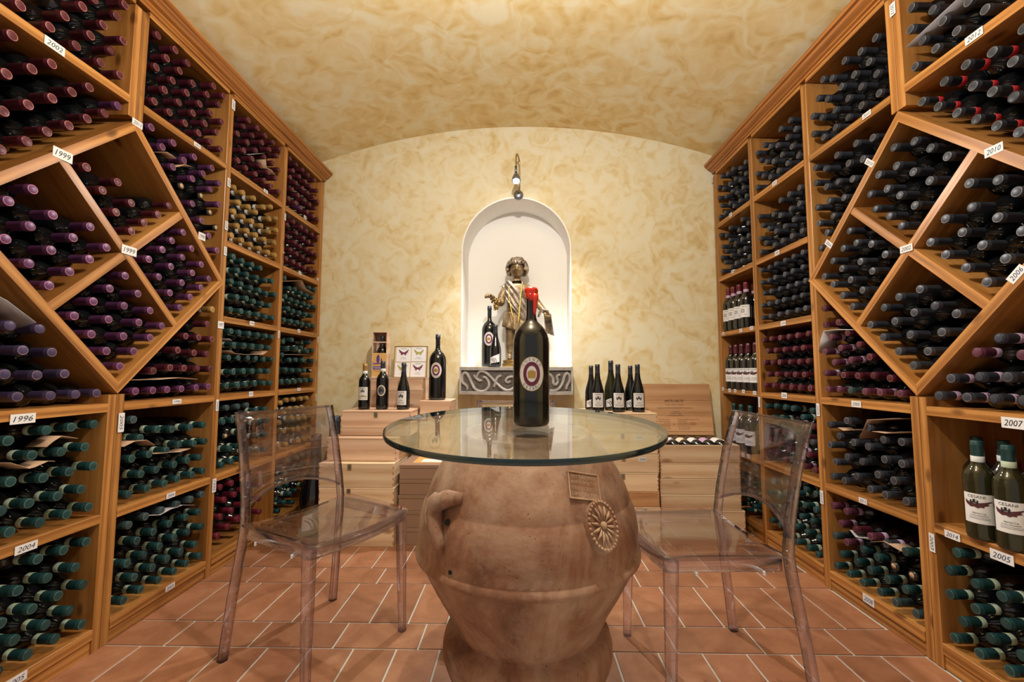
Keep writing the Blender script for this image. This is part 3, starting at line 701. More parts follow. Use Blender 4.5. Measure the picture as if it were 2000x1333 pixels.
# cell -> "kind, neck end y, z and bottle base y, z in tenths of a millimetre" for each bottle
BOTTLES = {
    'L_b0l5': 'P11812,21098,11812,21098 P13454,22572,13454,22572 P13008,21826,13008,21826 P12623,21105,12623,21105 P14987,24041,14987,24041 P14648,23295,14648,23296 P14221,22559,14221,22559 P13832,21830,13832,21830 P13396,21096,13396,21096 P14987,22586,14987,22586 P14620,21886,14622,21886 P14227,21121,14227,21121 P14987,21214,14987,21213 P13883,23247,13884,23247',
    'L_b0u': 'P11627,19977,11627,19977 P12765,19955,12765,19955 P12164,19332,12164,19332 P11616,18765,11616,18765 P13948,19987,13948,19987 P13357,19406,13357,19406 P12790,18801,12790,18801 P12206,18197,12206,18197 P11638,17623,11638,17623 V14987,19987,14987,19987 P14511,19387,14512,19386 P13929,18819,13929,18819 P13348,18223,13348,18223 P12743,17647,12743,17647 P12224,17030,12224,17030 P11638,16457,11638,16457',
    'L_W': 'V12525,15647,12525,15647 V11948,15031,11948,15031 V13130,15059,13130,15059 V12523,14471,12523,14471 V14344,15089,14344,15089 V11956,13884,11956,13884 V13739,14499,13739,14499 V13140,13891,13140,13891 V14911,14511,14911,14511 V14327,13917,14327,13917 V12553,13301,12553,13301 V13720,13324,13720,13324 V13127,12731,13127,12731',
    'L_N': 'P14049,17122,14049,17122 P15210,17115,15210,17115 P14649,16548,14649,16548 P15801,16546,15801,16546 P15191,15944,15191,15944 P17456,17114,17454,17116 P16961,16529,16961,16529 P16420,15988,16420,15988 P15878,15446,15878,15446',
    'L_S': 'V15777,13656,15777,13656 V16365,13067,16365,13067 V15803,12493,15803,12493 V16958,12474,16958,12474 V16397,11917,16397,11917 V17481,11897,17481,11897 V15824,11323,15824,11323 V16940,11355,16940,11355 V16351,10767,16351,10767 V15754,10170,15754,10170 V15200,13044,15200,13044 V14617,12462,14617,12462 V14032,11865,14032,11865 V15207,11891,15207,11891 V14596,11289,14596,11289 V15216,10723,15216,10723',
    'L_E': 'V18338,16232,18338,16232 V17808,15679,17808,15679 V17275,15128,17275,15128 V18911,15659,18911,15659 V16692,14554,16692,14554 V18387,15101,18387,15100 V19509,15061,19509,15061 V17858,14546,17858,14546 V18966,14521,18966,14521 V17270,13955,17270,13955 V20077,14493,20077,14493 V18443,13954,18443,13954 V19535,13951,19535,13951 V17845,13379,17845,13379 V18986,13402,18986,13402 V18399,12815,18399,12815',
    'L_b1l5': 'P16492,24067,16492,24067 P17301,24067,17301,24067 P16892,23369,16892,23369 P16517,22682,16517,22682 P18082,24067,18082,24067 P17658,23372,17658,23372 P17283,22648,17283,22648 P18440,23346,18440,23346 P19651,24067,19651,24067 P16882,21933,16882,21933 P18048,22615,18048,22615 P19266,23368,19266,23368 P20417,24067,20417,24067 P16502,21171,16502,21171 P17647,21892,17647,21892 P18852,22625,18852,22625 P20069,23385,20069,23384 P17268,21190,17268,21190 P18457,21912,18457,21912 P19651,22669,19651,22669 P18061,21185,18061,21185 P19299,21923,19299,21923 P20417,22694,20417,22694 P18865,21192,18865,21192 P20112,21961,20112,21961 P19652,21209,19652,21209 P20417,21241,20417,21241',
    'L_b1u': 'V16399,19987,16399,19987 V17576,19987,17576,19987 V17002,19480,17002,19480 V18797,19987,18797,19987 V18163,19496,18163,19496 V17609,18903,17609,18903 V19869,19987,19869,19987 V19333,19440,19333,19440 V18741,18907,18741,18907 N18154,18304,18154,18304 V20417,19452,20417,19452 V19881,18905,19881,18904 N19324,18348,19324,18348 V18782,17734,18782,17734 V20417,18357,20417,18357 N19909,17758,19909,17758 V19324,17134,19324,17134 N20417,17168,20417,17168 V19919,16586,19919,16586 V20417,16003,20417,16003',
    'L_b1d': 'Y20355,13022,20355,13022 P20158,12282,20159,12281 P18885,11583,18885,11583 P19651,11583,19651,11583 P20417,11560,20417,11560 P18424,10921,18424,10921 P19320,10837,19320,10837 P20154,10817,20154,10818 P17255,10004,17255,10004 P18078,10141,18078,10141 P18844,10128,18844,10128 P19651,10110,19651,10111 P20417,10098,20417,10097 V16481,9193,16481,9193 V17254,9193,17254,9193 V18020,9193,18020,9193 V18810,9193,18810,9193 V19615,9216,19615,9216 V20417,9242,20417,9242',
    'L_b0d': 'B12219,11329,12219,11330 B12984,11310,12985,11310 B12623,10618,12623,10618 B13399,10592,13399,10592 B12223,9890,12222,9890 B12988,9857,12988,9857 B13842,9896,13842,9896 B12581,9207,12581,9208 B13430,9193,13430,9193 B14221,9193,14221,9193 B14987,9193,14987,9193',
    'L_b1l1': 'g16534,8078,16534,8078 G17614,7557,17614,7557 G18400,7456,18400,7456 G19387,7415,19387,7415 G20232,7418,20232,7418 G16878,7317,16878,7317 G18892,6731,18892,6730 G19651,6627,19651,6632 G20417,6603,20417,6604 G18132,6594,18132,6594 G17342,6580,17342,6580 G16567,6559,16567,6559 G20106,5903,20107,5903 G19341,5927,19341,5927 G18575,5903,18576,5904 G17738,5867,17737,5867 G16971,5872,16971,5872 G20417,5203,20417,5203 G19651,5203,19651,5203 G18885,5203,18885,5203 G18119,5203,18119,5203 G17345,5203,17345,5203 G16540,5203,16540,5203',
    'L_b0l1': 'G12455,7915,12455,7915 G13455,8087,13455,8087 G14221,8087,14221,8087 G14987,8087,14987,8087 G13084,7372,13084,7372 G13901,7323,13901,7323 G14689,7341,14689,7341 G12554,6697,12554,6697 G13455,6585,13455,6585 G14221,6601,14221,6601 G14987,6622,14987,6622 G13124,5894,13125,5894 G13891,5894,13891,5894 G14675,5902,14675,5902 G14987,5203,14987,5203 G12358,5907,12359,5907 G14221,5203,14221,5203 G13455,5203,13455,5203 G12664,5203,12662,5203',
    'L_b0l0': 'G14987,4011,14987,4011 G14221,4036,14221,4036 G13453,4081,13453,4081 G14704,3273,14704,3274 G13833,3333,13833,3333 G14987,2561,14987,2562 G13031,3337,13031,3337 G14209,2587,14209,2587 G13421,2599,13421,2599 G14601,1900,14602,1900 G13809,1898,13810,1899 G14987,1238,14987,1238 G13034,1903,13027,1909 G14200,1238,14197,1238 G12655,2605,12655,2605 G13420,1238,13423,1238 G12654,1238,12657,1238',
    'L_b1l0': 'g20417,4097,20417,4097 g19651,4097,19651,4097 g18885,4097,18885,4097 g18095,4097,18095,4097 g17320,4097,17320,4097 g16558,4024,16558,4024 G20212,3339,20212,3340 G19404,3371,19404,3371 G18521,3397,18521,3397 G20417,2601,20417,2602 G17724,3352,17724,3352 G19651,2604,19651,2600 G16960,3291,16960,3291 G18888,2673,18889,2674 G18125,2615,18125,2615 G20067,1920,20068,1920 G17360,2576,17360,2578 G19285,1911,19285,1911 G18519,1932,18519,1932 G20417,1238,20417,1238 G16594,2580,16594,2580 G17753,1911,17753,1911 G19651,1238,19651,1238 G16956,1897,16956,1897 G18885,1238,18885,1238 G18119,1238,18119,1238 G17346,1238,17346,1238 G16527,1238,16527,1238',
    'L_b2l5': 'P22487,24067,22487,24067 P22050,23438,22047,23440 P23253,24067,23253,24067 P21630,22775,21630,22775 P22868,23403,22869,23403 P24019,24067,24019,24067 P22457,22757,22458,22757 P23634,23402,23635,23403 P24785,24067,24785,24067 P22069,22069,22069,22069 P23225,22717,23224,22718 P24400,23402,24401,23403 P25597,24067,25597,24067 P21688,21304,21688,21304 P22830,21986,22830,21986 P24014,22718,24013,22718 P25166,23405,25167,23398 P22454,21273,22454,21273 P23596,22006,23596,22006 P24780,22728,24779,22724 P23230,21299,23230,21299 P24410,21983,24410,21983 P25549,22686,25549,22686 P24028,21289,24028,21289 P25176,21970,25176,21970 P24794,21282,24794,21282 P25597,21275,25597,21275',
    'L_b3l5': 'P26753,24067,26753,24067 P27580,24067,27579,24067 P27166,23422,27166,23422 P28346,24067,28345,24067 P26753,22777,26753,22777 P27961,23403,27962,23403 P29112,24067,29111,24067 P29945,24067,29945,24067 P27547,22757,27549,22758 P28727,23403,28728,23403 P27143,22106,27143,22106 P28333,22733,28331,22732 P29528,23424,29528,23424 P27908,22057,27908,22057 P29140,22758,29141,22758 P30414,23462,30415,23462 P26755,21330,26755,21330 P27521,21347,27521,21347 P28786,22079,28786,22079 P29960,22792,29960,22792 V28286,21324,28286,21324 P29553,22077,29552,22077 P30725,22759,30725,22759 P29095,21342,29095,21342 P30348,22092,30348,22093 P29923,21367,29923,21367 P30689,21377,30689,21377',
    'L_b2l4': 'Y21553,19745,21553,19738 Y22318,19789,22314,19826 Y23135,19827,23122,19830 Y21948,19088,21944,19080 Y22753,19158,22721,19177 Y24806,19983,24805,19976 Y24100,19686,24097,19683 Y23531,19172,23522,19177 Y21553,18432,21553,18421 Y22407,18475,22414,18475 Y23172,18495,23180,18491 Y24684,19191,24696,19206 Y25490,19519,25490,19521 Y22011,17818,22023,17816 Y23938,18505,23946,18486 Y22785,17809,22790,17807 Y25466,18755,25464,18748 Y24773,18430,24762,18443 Y23556,17832,23557,17825 Y21553,17143,21553,17143 Y22373,17143,22388,17143 Y24325,17807,24335,17806 Y25365,17944,25342,17943 Y23178,17151,23186,17152 Y23944,17143,23952,17143 Y24718,17143,24720,17143 Y25483,17187,25484,17190',
    'L_b3l4': 'P27388,19987,27390,19987 P26753,19558,26753,19561 P28371,19987,28385,19987 P29189,19987,29203,19987 P29955,19987,29970,19987 P30737,19987,30737,19987 P27879,19400,27887,19405 P28780,19339,28794,19339 P26895,18806,26892,18808 P27648,18669,27647,18677 P29574,19323,29587,19324 P30346,19328,30353,19324 P28431,18656,28436,18662 P29197,18656,29202,18661 P29965,18664,29970,18661 P27214,18039,27217,18044 P28026,18002,28024,18010 P28819,17989,28819,17998 P29588,17997,29585,17998 P30737,18670,30737,18661 P30356,18005,30354,17997 P26797,17327,26797,17327 P27587,17321,27587,17321 P28420,17337,28420,17337 P29202,17330,29202,17326 P29972,17334,29969,17335 P30737,17345,30736,17324',
    'L_b2l3': 'G21680,16037,21679,16037 G22526,16037,22519,16037 G23339,16037,23342,16037 G24162,16037,24174,16037 G22103,15398,22099,15396 G22947,15379,22931,15391 G23750,15391,23758,15394 G24582,15397,24585,15390 G25338,15524,25339,15526 G21738,14724,21737,14721 G22505,14744,22503,14745 G23289,14693,23290,14714 G24062,14691,24063,14691 G24828,14671,24829,14664 G25597,14721,25597,14721 G22143,13966,22143,13966 G22907,14021,22907,14021 G23673,13987,23673,13987 G24439,13983,24439,13983 G25205,13987,25205,13987 G21753,13228,21753,13228 G22534,13254,22534,13254 G23300,13245,23300,13244 G24065,13275,24065,13275 G24831,13266,24831,13266 G25597,13275,25597,13275',
    'L_b3l3': 'G26753,16037,26753,16037 G29940,16037,29939,16037 G30737,16037,30737,16037 G27231,15438,27232,15439 G27990,15537,27990,15546 G28748,15426,28747,15425 G29514,15400,29512,15401 G30338,15383,30338,15383 G26770,14826,26770,14828 G27571,14752,27569,14751 G28337,14739,28335,14743 G29125,14740,29125,14740 G29941,14728,29941,14728 G30737,14729,30737,14729 G27153,14088,27153,14088 G27918,14040,27918,14040 G28708,14038,28708,14038 G29557,14044,29557,14044 G30323,14034,30323,14034 G26808,13305,26808,13305 G27574,13309,27574,13309 G28350,13323,28350,13323 G29182,13322,29182,13322 G29971,13327,29971,13327 G30737,13319,30737,13319',
    'L_b2l2': 'G21769,12087,21767,12087 G22535,12087,22533,12087 G23301,12087,23299,12087 G24066,12087,24065,12087 G24832,12087,24831,12087 G25597,12087,25597,12087 G22167,11395,22151,11417 G22933,11403,22923,11420 G23700,11414,23698,11415 G24468,11413,24466,11414 G25236,11411,25232,11413 G21751,10691,21751,10691 G22520,10709,22525,10702 G23302,10739,23303,10724 G24068,10735,24069,10744 G24832,10676,24832,10673 G25597,10708,25597,10709 G22143,9937,22143,9937 G22935,9978,22935,9978 G23744,9999,23744,9999 G24510,9978,24509,9978 G25275,9999,25275,9999 G21720,9208,21720,9208 G22534,9225,22534,9225 G23300,9234,23300,9234 G24066,9262,24066,9262 G24831,9283,24831,9283 G25597,9258,25597,9258',
    'L_b3l2': 'G27859,12087,27860,12087 G26770,11891,26769,11893 G30228,12087,30218,12087 G27408,11468,27407,11469 G28380,11525,28384,11528 G29138,11637,29142,11637 G29869,11410,29871,11404 G30737,11515,30737,11523 G26778,11033,26777,11033 G27656,10743,27657,10745 G28422,10761,28423,10763 G29373,10779,29373,10779 G30737,10749,30737,10757 G27251,10093,27249,10097 G28134,10052,28136,10050 G28902,10045,28902,10048 G29668,10048,29668,10048 N30448,10041,30447,10040 G26859,9291,26859,9291 G27674,9291,27674,9291 G28440,9294,28440,9294 G29205,9322,29205,9322 G29971,9327,29971,9327 G30737,9332,30737,9331',
    'L_b2l1': 'g21886,8087,21850,8087 g22652,8087,22616,8087 g23490,8087,23487,8087 G24323,7725,24323,7725 G25121,7723,25121,7723 G21553,7397,21553,7381 G22319,7396,22319,7381 N21765,6661,21770,6646 G22151,5940,22152,5940 G21645,5203,21645,5204 G22411,5219,22411,5219 G25450,7016,25450,7016 G24636,7004,24636,7004 G25300,6225,25300,6225 G24534,6240,24534,6240 G25389,5314,25387,5311 G24625,5373,24624,5376 G23874,5522,23872,5525 G23170,6676,23176,6676 G22964,5939,22966,5939 G23177,5203,23177,5203 G23084,7437,23083,7436',
    'L_b3l1': 'Y26753,7978,26753,8007 Y27510,8104,27518,8052 Y28413,8087,28407,8087 Y29262,8087,29253,8087 Y30028,8087,30019,8087 Y30373,7405,30371,7407 Y29607,7404,29605,7407 Y28839,7449,28831,7448 Y27950,7476,27987,7447 Y27190,7383,27228,7340 Y28375,6839,28410,6808 Y29153,6751,29182,6767 Y29972,6732,29971,6734 Y30737,6732,30737,6734 Y26753,6738,26753,6739 Y28444,6076,28441,6043 Y29205,5986,29206,6002 Y29971,5968,29971,5969 Y30737,5968,30737,5969 Y27231,6140,27229,6139 Y26753,5318,26753,5318 Y27597,5257,27597,5257 Y29205,5203,29205,5203 Y29971,5203,29971,5203 Y30737,5203,30737,5203',
    'L_b2l0': 'M21681,4097,21680,4097 M22447,4097,22446,4097 M22026,3363,22029,3356 M22573,2658,22589,2660 M22792,3413,22793,3414 M21811,2589,21818,2590 M23054,2038,23041,2018 M22295,1925,22277,1960 M21553,1733,21553,1710 M23556,4074,23556,4074 M24703,4079,24703,4079 M23843,3364,23842,3364 M25010,3340,25010,3340 M23732,2606,23732,2606 M24947,2577,24947,2577 M23899,1858,23899,1858 M25013,1809,25013,1809',
    'L_b3l0': 'G28007,4097,28009,4097 G29053,4097,29053,4097 G29917,4097,29917,4097 G30737,4097,30737,4097 G27181,3903,26968,3703 G28512,3463,28550,3475 G29722,3347,29722,3347 G30676,3333,30693,3332 G26753,3252,26753,2968 G27707,3321,27649,3352 G30313,2659,30317,2665 G28795,2666,28878,2661 G30486,1912,30481,1917 G27982,2593,28117,2745 G29127,1894,29153,1904 G26753,1970,26753,2093 G27203,2611,27382,2531 G28331,1893,28213,1985 G28711,1227,28630,1342 G27643,1543,27615,1507 G26940,1225,26868,1336',
    'R_b0l5': 'K14867,23381,14867,23381 K14104,22602,14104,22603 K12937,21823,12937,21823 K12519,21171,12519,21171 K13763,21889,13763,21889 K14867,22539,14867,22539 K13324,21157,13324,21157 K14553,21840,14554,21840 K14105,21179,14105,21179 K14867,21098,14867,21098',
    'R_b0u': 'R11637,19789,11637,19789 R12396,19688,12396,19688 R11968,19053,11968,19053 R13144,19855,13144,19855 R13910,19838,13910,19838 R13030,19057,13030,19057 R12501,18503,12501,18503 R11957,17963,11957,17964 R14642,19613,14642,19613 R14099,19073,14099,19073 R13573,18516,13573,18516 R13044,17962,13044,17962 R12500,17423,12500,17423 R11942,16898,11942,16898',
    'R_b1l5': 'K16393,23475,16393,23475 K17159,23503,17159,23503 K17982,23735,17982,23735 K16718,22708,16718,22708 K19380,23876,19380,23876 K18734,23464,18734,23464 K17494,22734,17494,22734 K16381,21945,16381,21945 K18277,22734,18277,22734 K17178,21962,17179,21962 K19686,23142,19686,23143 K19066,22692,19066,22693 K17944,21959,17945,21959 K16368,21114,16368,21114 K17208,21161,17208,21161 K18709,21928,18710,21925 K20087,22489,20087,22490 K19467,22039,19467,22040 K17972,21110,17973,21110 K18738,21115,18739,21115 K20087,21589,20087,21590 K19504,21093,19504,21093',
    'R_b1u': 'K16835,19538,16835,19538 K17620,19733,17620,19733 K18710,19788,18710,19786 K18140,19119,18140,19119 K17374,18919,17374,18919 K20087,19891,20087,19890 K19421,19504,19423,19507 K18715,18554,18716,18554 K17971,18337,17971,18337 K20087,19125,20087,19124 K19473,18667,19474,18666 K18505,17728,18505,17728 K19320,17917,19321,17915 K20087,17909,20087,17911 K19198,17161,19197,17159 K20087,17124,20087,17127 K19615,16519,19620,16520 K20087,15915,20087,15913',
    'R_N': 'K15109,18409,15108,18408 K15854,18586,15853,18587 K14544,17840,14544,17840 K13947,17227,13947,17227 K15788,17823,15793,17823 K15187,17294,15187,17294 K16583,17857,16581,17859 K14561,16671,14561,16671 K16288,17150,16292,17150 K15713,16644,15715,16646 K17139,17301,17130,17310 K15226,16053,15228,16055 K16882,16580,16886,16584 K16314,16065,16324,16064 K15800,15498,15804,15501',
    'R_W': 'K13302,16001,13301,16001 K12571,15769,12571,15770 K12075,15186,12075,15186 K13334,15235,13335,15235 K14148,15154,14148,15154 K12618,14629,12618,14629 K13697,14535,13697,14535 K12042,14019,12042,14019 K14761,14541,14761,14541 K13124,13938,13124,13938 K14262,13960,14262,13960 K12533,13351,12533,13351 K13662,13360,13662,13360 K13065,12763,13065,12763',
    'R_E': 'K18293,16146,18293,16147 K17896,15492,17896,15491 K17113,15200,17113,15200 K18688,15489,18689,15491 K16519,14602,16519,14602 K19345,15095,19345,15095 K17795,14657,17795,14657 K18765,14594,18765,14594 K17212,14107,17212,14107 K19933,14507,19933,14507 K18299,13987,18299,13987 K19356,14003,19356,14003 K17771,13432,17771,13432 K18846,13395,18846,13395 K18258,12804,18258,12804',
    'R_S': 'K15211,12962,15211,12962 K16058,12835,16058,12835 K16765,12537,16765,12537 K14738,12293,14737,12293 K15537,12169,15537,12169 K14068,11920,14068,11920 K17378,11924,17378,11924 K16285,11940,16286,11940 K14594,11363,14594,11363 K16826,11372,16826,11372 K15760,11383,15760,11383 K16240,10786,16241,10787 K15108,10733,15108,10733 K15698,10244,15699,10245',
    'R_b1d': 'P19957,12981,20089,13113 P20087,12221,20087,12356 P19219,12243,19327,12352 W19660,11586,19710,11700 P18678,11702,18787,11811 W19095,11072,19177,11161 P18131,11155,18245,11269 W20087,10943,20087,11049 W19506,10438,19565,10509 W18564,10525,18645,10620 P17590,10614,17704,10728 W20087,9952,20087,9955 P18993,9868,19115,9911 P18230,9842,18364,9917 P17475,9858,17621,9969 P16729,9753,16879,9903 W20087,9193,20087,9193 W19366,9193,19336,9193 g18644,9193,18581,9193 W17917,9193,17823,9193 W17189,9193,17065,9193 W16263,9193,16263,9193',
    'R_b0d': 'S12886,11015,12885,11015 W13543,10621,13542,10622 W12323,10496,12323,10495 S14370,9794,14373,9791 S13511,9856,13512,9856 S12745,9857,12746,9856 S14855,9193,14854,9193 S13895,9193,13895,9193 S13127,9193,13129,9193 S12361,9193,12363,9193',
    'R_b1l1': 'K20087,7561,20087,7562 K19029,7865,19029,7865 K17884,7703,17884,7703 K19449,7137,19450,7136 K17171,7332,17171,7332 K16368,7375,16368,7375 K18663,6981,18663,6981 K20087,6642,20087,6642 K17889,6937,17889,6937 K19079,6283,19078,6282 K19815,5926,19815,5926 K18311,6244,18312,6245 K17181,6566,17181,6566 K16366,6571,16366,6571 K20087,5206,20087,5205 K19321,5203,19321,5203 K18639,5552,18640,5553 K17567,5889,17567,5889 K16763,5854,16763,5854 K17958,5203,17958,5203 K17173,5203,17173,5203 K16349,5203,16349,5203',
    'R_b1l0': 'W20087,3892,20087,3894 W19313,3884,19318,3890 W19706,3227,19705,3229 P18846,3277,18860,3273 g20087,2563,20087,2565 W18079,3285,18094,3277 W19322,2565,19322,2566 S17324,3290,17308,3283 G18557,2568,18557,2570 G19704,1901,19704,1902 G16524,3314,16517,3295 G17792,2577,17793,2571 G20087,1238,20087,1238 G18936,1903,18938,1903 N17028,2584,17028,2570 G18164,1907,18172,1905 G19322,1238,19322,1238 G17394,1911,17406,1904 N16263,2594,16263,2572 G18557,1238,18557,1238 G16620,1916,16640,1905 G17792,1237,17793,1239 g17028,1238,17028,1238 g16263,1238,16263,1238',
    'R_b0l0': 'G14550,4097,14521,4097 G14867,3399,14867,3414 G14104,3330,14103,3352 G13338,3341,13338,3337 G14867,2633,14867,2648 G14103,2576,14105,2566 G13337,2566,13339,2567 G14550,1936,14567,1943 G14867,1238,14867,1238 G13729,1907,13722,1903 G14101,1238,14101,1238 G12954,1902,12956,1903 G13335,1238,13335,1238',
    'R_b2l5': 'K21791,23341,21791,23341 K22557,23322,22557,23322 K21342,22598,21342,22598 K22143,22607,22143,22607 K24287,23352,24287,23352 K23654,22921,23654,22921 K22926,22597,22926,22597 K21751,21873,21751,21873 K25067,23281,25067,23281 K22542,21858,22542,21858 K21340,21149,21340,21149 K24650,22629,24651,22629 K24018,22197,24018,22197 K23309,21867,23310,21867 K22171,21170,22171,21170 K22984,21174,22984,21174 K25067,21979,25067,21979 K24424,21547,24425,21548 K23761,21165,23761,21165 K25067,21131,25067,21130',
    'R_b3l5': 'K26255,23333,26251,23335 K27792,23642,27792,23642 K27020,23317,27017,23326 K28585,23692,28591,23686 K26234,22568,26233,22569 K29334,23856,29339,23852 K27653,22885,27645,22888 K26996,22491,26994,22484 K28418,22900,28410,22910 K26617,21825,26613,21819 K29837,23279,29837,23270 K29184,22879,29176,22884 K28082,22212,28087,22216 K27406,21833,27406,21828 K29837,22480,29837,22498 K28858,22186,28870,22182 K26293,21131,26290,21125 K27060,21136,27064,21141 K29511,21786,29531,21795 K28448,21539,28450,21541 K27825,21093,27828,21093 K29071,21093,29071,21093 K29837,21093,29837,21093',
    'R_b2l4': 'K21334,19444,21334,19444 K22149,19455,22149,19455 K22955,19463,22955,19463 K21331,18613,21331,18613 K22166,18671,22159,18682 K23633,18923,23633,18923 K22939,18599,22939,18599 K25064,19321,25065,19321 K21854,17968,21857,17978 K22615,17873,22614,17860 K24693,18651,24694,18651 K24054,18230,24054,18230 K23381,17864,23380,17866 K21340,17181,21340,17181 K25067,17972,25067,17972 K24392,17505,24393,17506 K23705,17165,23707,17164 K22939,17179,22941,17168 K22144,17184,22144,17184 K25067,17143,25067,17143',
    'R_b3l4': 'K26916,19833,26916,19833 K26233,19344,26233,19344 K28447,19801,28416,19826 K27479,19313,27479,19313 K29109,19506,29164,19450 K26243,18551,26243,18551 K29837,19756,29837,19817 K28546,18985,28568,18969 K27901,18572,27901,18593 K27066,18570,27066,18570 K29633,18849,29636,18847 K29031,18363,29038,18364 K28415,17907,28420,17911 K27519,17903,27519,17903 K26674,17863,26674,17863 K26246,17201,26246,17201 K29837,18110,29837,18107 K29243,17627,29242,17625 K28649,17143,28647,17143 K27886,17214,27884,17214 K27121,17188,27118,17188 K29837,17143,29837,17143',
    'R_b2l3': 'K25048,16037,25048,16037 K24284,16037,24283,16037 K23522,16037,23520,16037 K22763,16037,22760,16037 K22006,16037,22004,16037 K21253,16037,21253,16037 K25067,15303,25067,15302 K24347,15295,24362,15296 K23616,15293,23645,15298 K22876,15295,22918,15305 K22129,15301,22180,15315 K21374,15312,21430,15325 K24818,14615,24809,14615 K24074,14605,24066,14615 K23348,14594,23341,14614 K22636,14585,22631,14614 K21937,14581,21934,14613 K21253,14587,21253,14614 K25067,13926,25067,13928 K24377,13927,24363,13934 K23674,13920,23647,13931 K22958,13910,22921,13924 K22229,13897,22185,13914 K21484,13890,21435,13903 K25012,13193,25046,13193 K24249,13193,24281,13193 K23491,13193,23518,13193 K22739,13193,22759,13193 K21992,13193,22003,13193 K21253,13193,21253,13193',
    'R_b2l2': 'P25067,11865,25067,11872 P24304,11890,24304,11869 P23541,11889,23541,11870 P22779,11886,22779,11871 P22016,11889,22016,11868 P21253,11906,21253,11873 P24666,11212,24688,11206 P23900,11212,23922,11205 P23134,11208,23156,11204 P22368,11209,22390,11199 P21600,11221,21624,11203 P25067,10548,25067,10540 P24304,10538,24304,10541 P23541,10536,23541,10540 P22778,10529,22779,10538 P22016,10529,22016,10531 P21253,10538,21253,10533 P24687,9877,24688,9875 P23921,9870,23922,9876 P23155,9862,23156,9871 P22389,9861,22390,9863 P21620,9865,21624,9863 P25067,9212,25067,9209 P24304,9207,24304,9212 P23541,9201,23541,9209 P22779,9195,22779,9203 P22016,9192,22016,9194 P21253,9193,21253,9193',
    'R_b2l1': 'G25035,8013,25013,8002 G24195,8087,24202,8087 G23347,8087,23342,8087 G22582,8087,22576,8087 G21916,7709,21918,7694 G21253,8090,21253,8081 G24533,7400,24540,7400 G23771,7449,23772,7453 W22569,7309,22586,7319 P21253,7325,21253,7315 S21253,6560,21253,6549 P21607,5882,21618,5876 P21253,5203,21253,5203 W22018,5239,22019,5217 P25067,6850,25067,6844 P24324,6662,24322,6665 P23557,6714,23558,6718 P24851,6115,24899,6097 P23890,6028,23900,6027 P22801,6588,22808,6563 P22042,6701,22042,6585 P25067,5380,25067,5350 P24301,5382,24301,5374 P23547,5252,23551,5223 P23135,5897,23149,5877 W22371,5948,22384,5891 P22783,5203,22785,5203',
    'R_b2l0': 'G21999,4097,22013,4097 G21253,4097,21253,4097 G22648,3737,22665,3708 G22011,3324,22011,3325 G21253,3336,21253,3332 G22378,2656,22392,2664 G21617,2667,21627,2665 G22773,2002,22776,2003 G22010,1995,22014,2001 G21253,1999,21253,2001 G22775,1238,22785,1238 G22014,1238,22019,1238 G21253,1238,21253,1238 G25067,3106,25067,2811 G24708,3795,24887,3684 G25067,2340,25067,2048 G24962,1580,25067,1284 G24302,3075,24378,3114 G23658,3455,23711,3468 G24306,2341,24329,2242 G23645,2707,23731,2714 G23303,4097,23310,4097 G23001,3080,23049,3051 G23534,1976,23537,1989 G24217,1584,24280,1478 G23535,1238,23553,1238',
    'R_b3l0': 'G26233,2146,26233,2110 G28468,4097,28406,4097 G27651,4083,27636,4097 G26901,3913,26895,3898 G28188,3383,28204,3358 G27415,3345,27437,3357 G28722,2834,28727,2798 G26668,3174,26698,3158 G27835,2703,27822,2694 G27112,2541,27010,2458 G28385,2146,28344,2134 G27626,1967,27597,1962 G28591,1407,28619,1419 G27845,1232,27873,1248 G26890,1752,26878,1697',
}
# ------------------------------------------------------------------ wine bottles lying in the racks
GLASS = [(0.0, 0.006), (0.020, 0.004), (0.031, 0.0), (0.0352, 0.002), (0.0372, 0.007), (0.0375, 0.012), (0.0375, 0.184), (0.0362, 0.197), (0.0318, 0.209), (0.0245, 0.219), (0.0180, 0.228), (0.0150, 0.238), (0.0142, 0.250), (0.0142, 0.2975), (0.0, 0.2975)]
CAPSULE = [(0.0150, 0.236), (0.0152, 0.238), (0.0152, 0.283), (0.0161, 0.285), (0.0161, 0.289), (0.0153, 0.2905), (0.0155, 0.2975), (0.0150, 0.2995), (0.0139, 0.3003)]
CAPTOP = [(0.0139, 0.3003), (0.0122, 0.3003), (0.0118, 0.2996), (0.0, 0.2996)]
STRIP = [(0.0154, 0.2355), (0.0157, 0.236), (0.0157, 0.2520), (0.0154, 0.2525)]
m_glass = MB().lathe(GLASS, 20).mesh('bottle_glass', M['bottle'])
m_glass_o = MB().lathe(GLASS, 20).mesh('bottle_glass_olive', M['bottle_olive'])
BARE = GLASS[:-2] + [(0.0142, 0.285), (0.0160, 0.286), (0.0160, 0.292), (0.0146, 0.293), (0.0146, 0.2985), (0.0112, 0.2995), (0.0108, 0.2965), (0.0, 0.2965)]
m_bare = MB().lathe(BARE, 20).mesh('bare_bottle_glass', M['bottle'])
m_cork = MB().lathe([(0.0107, 0.285), (0.0107, 0.2985), (0.0, 0.2985)], 14).mesh('cork', M['cork'])
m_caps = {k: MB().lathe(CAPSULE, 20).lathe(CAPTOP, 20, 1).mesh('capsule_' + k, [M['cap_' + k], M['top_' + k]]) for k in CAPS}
m_strip = {k: MB().lathe(STRIP, 20).mesh('strip_' + k, M['strip_' + v]) for k, v in (('G', 'G'), ('Y', 'Y'), ('R', 'R'), ('W', 'W'), ('S', 'W'))}
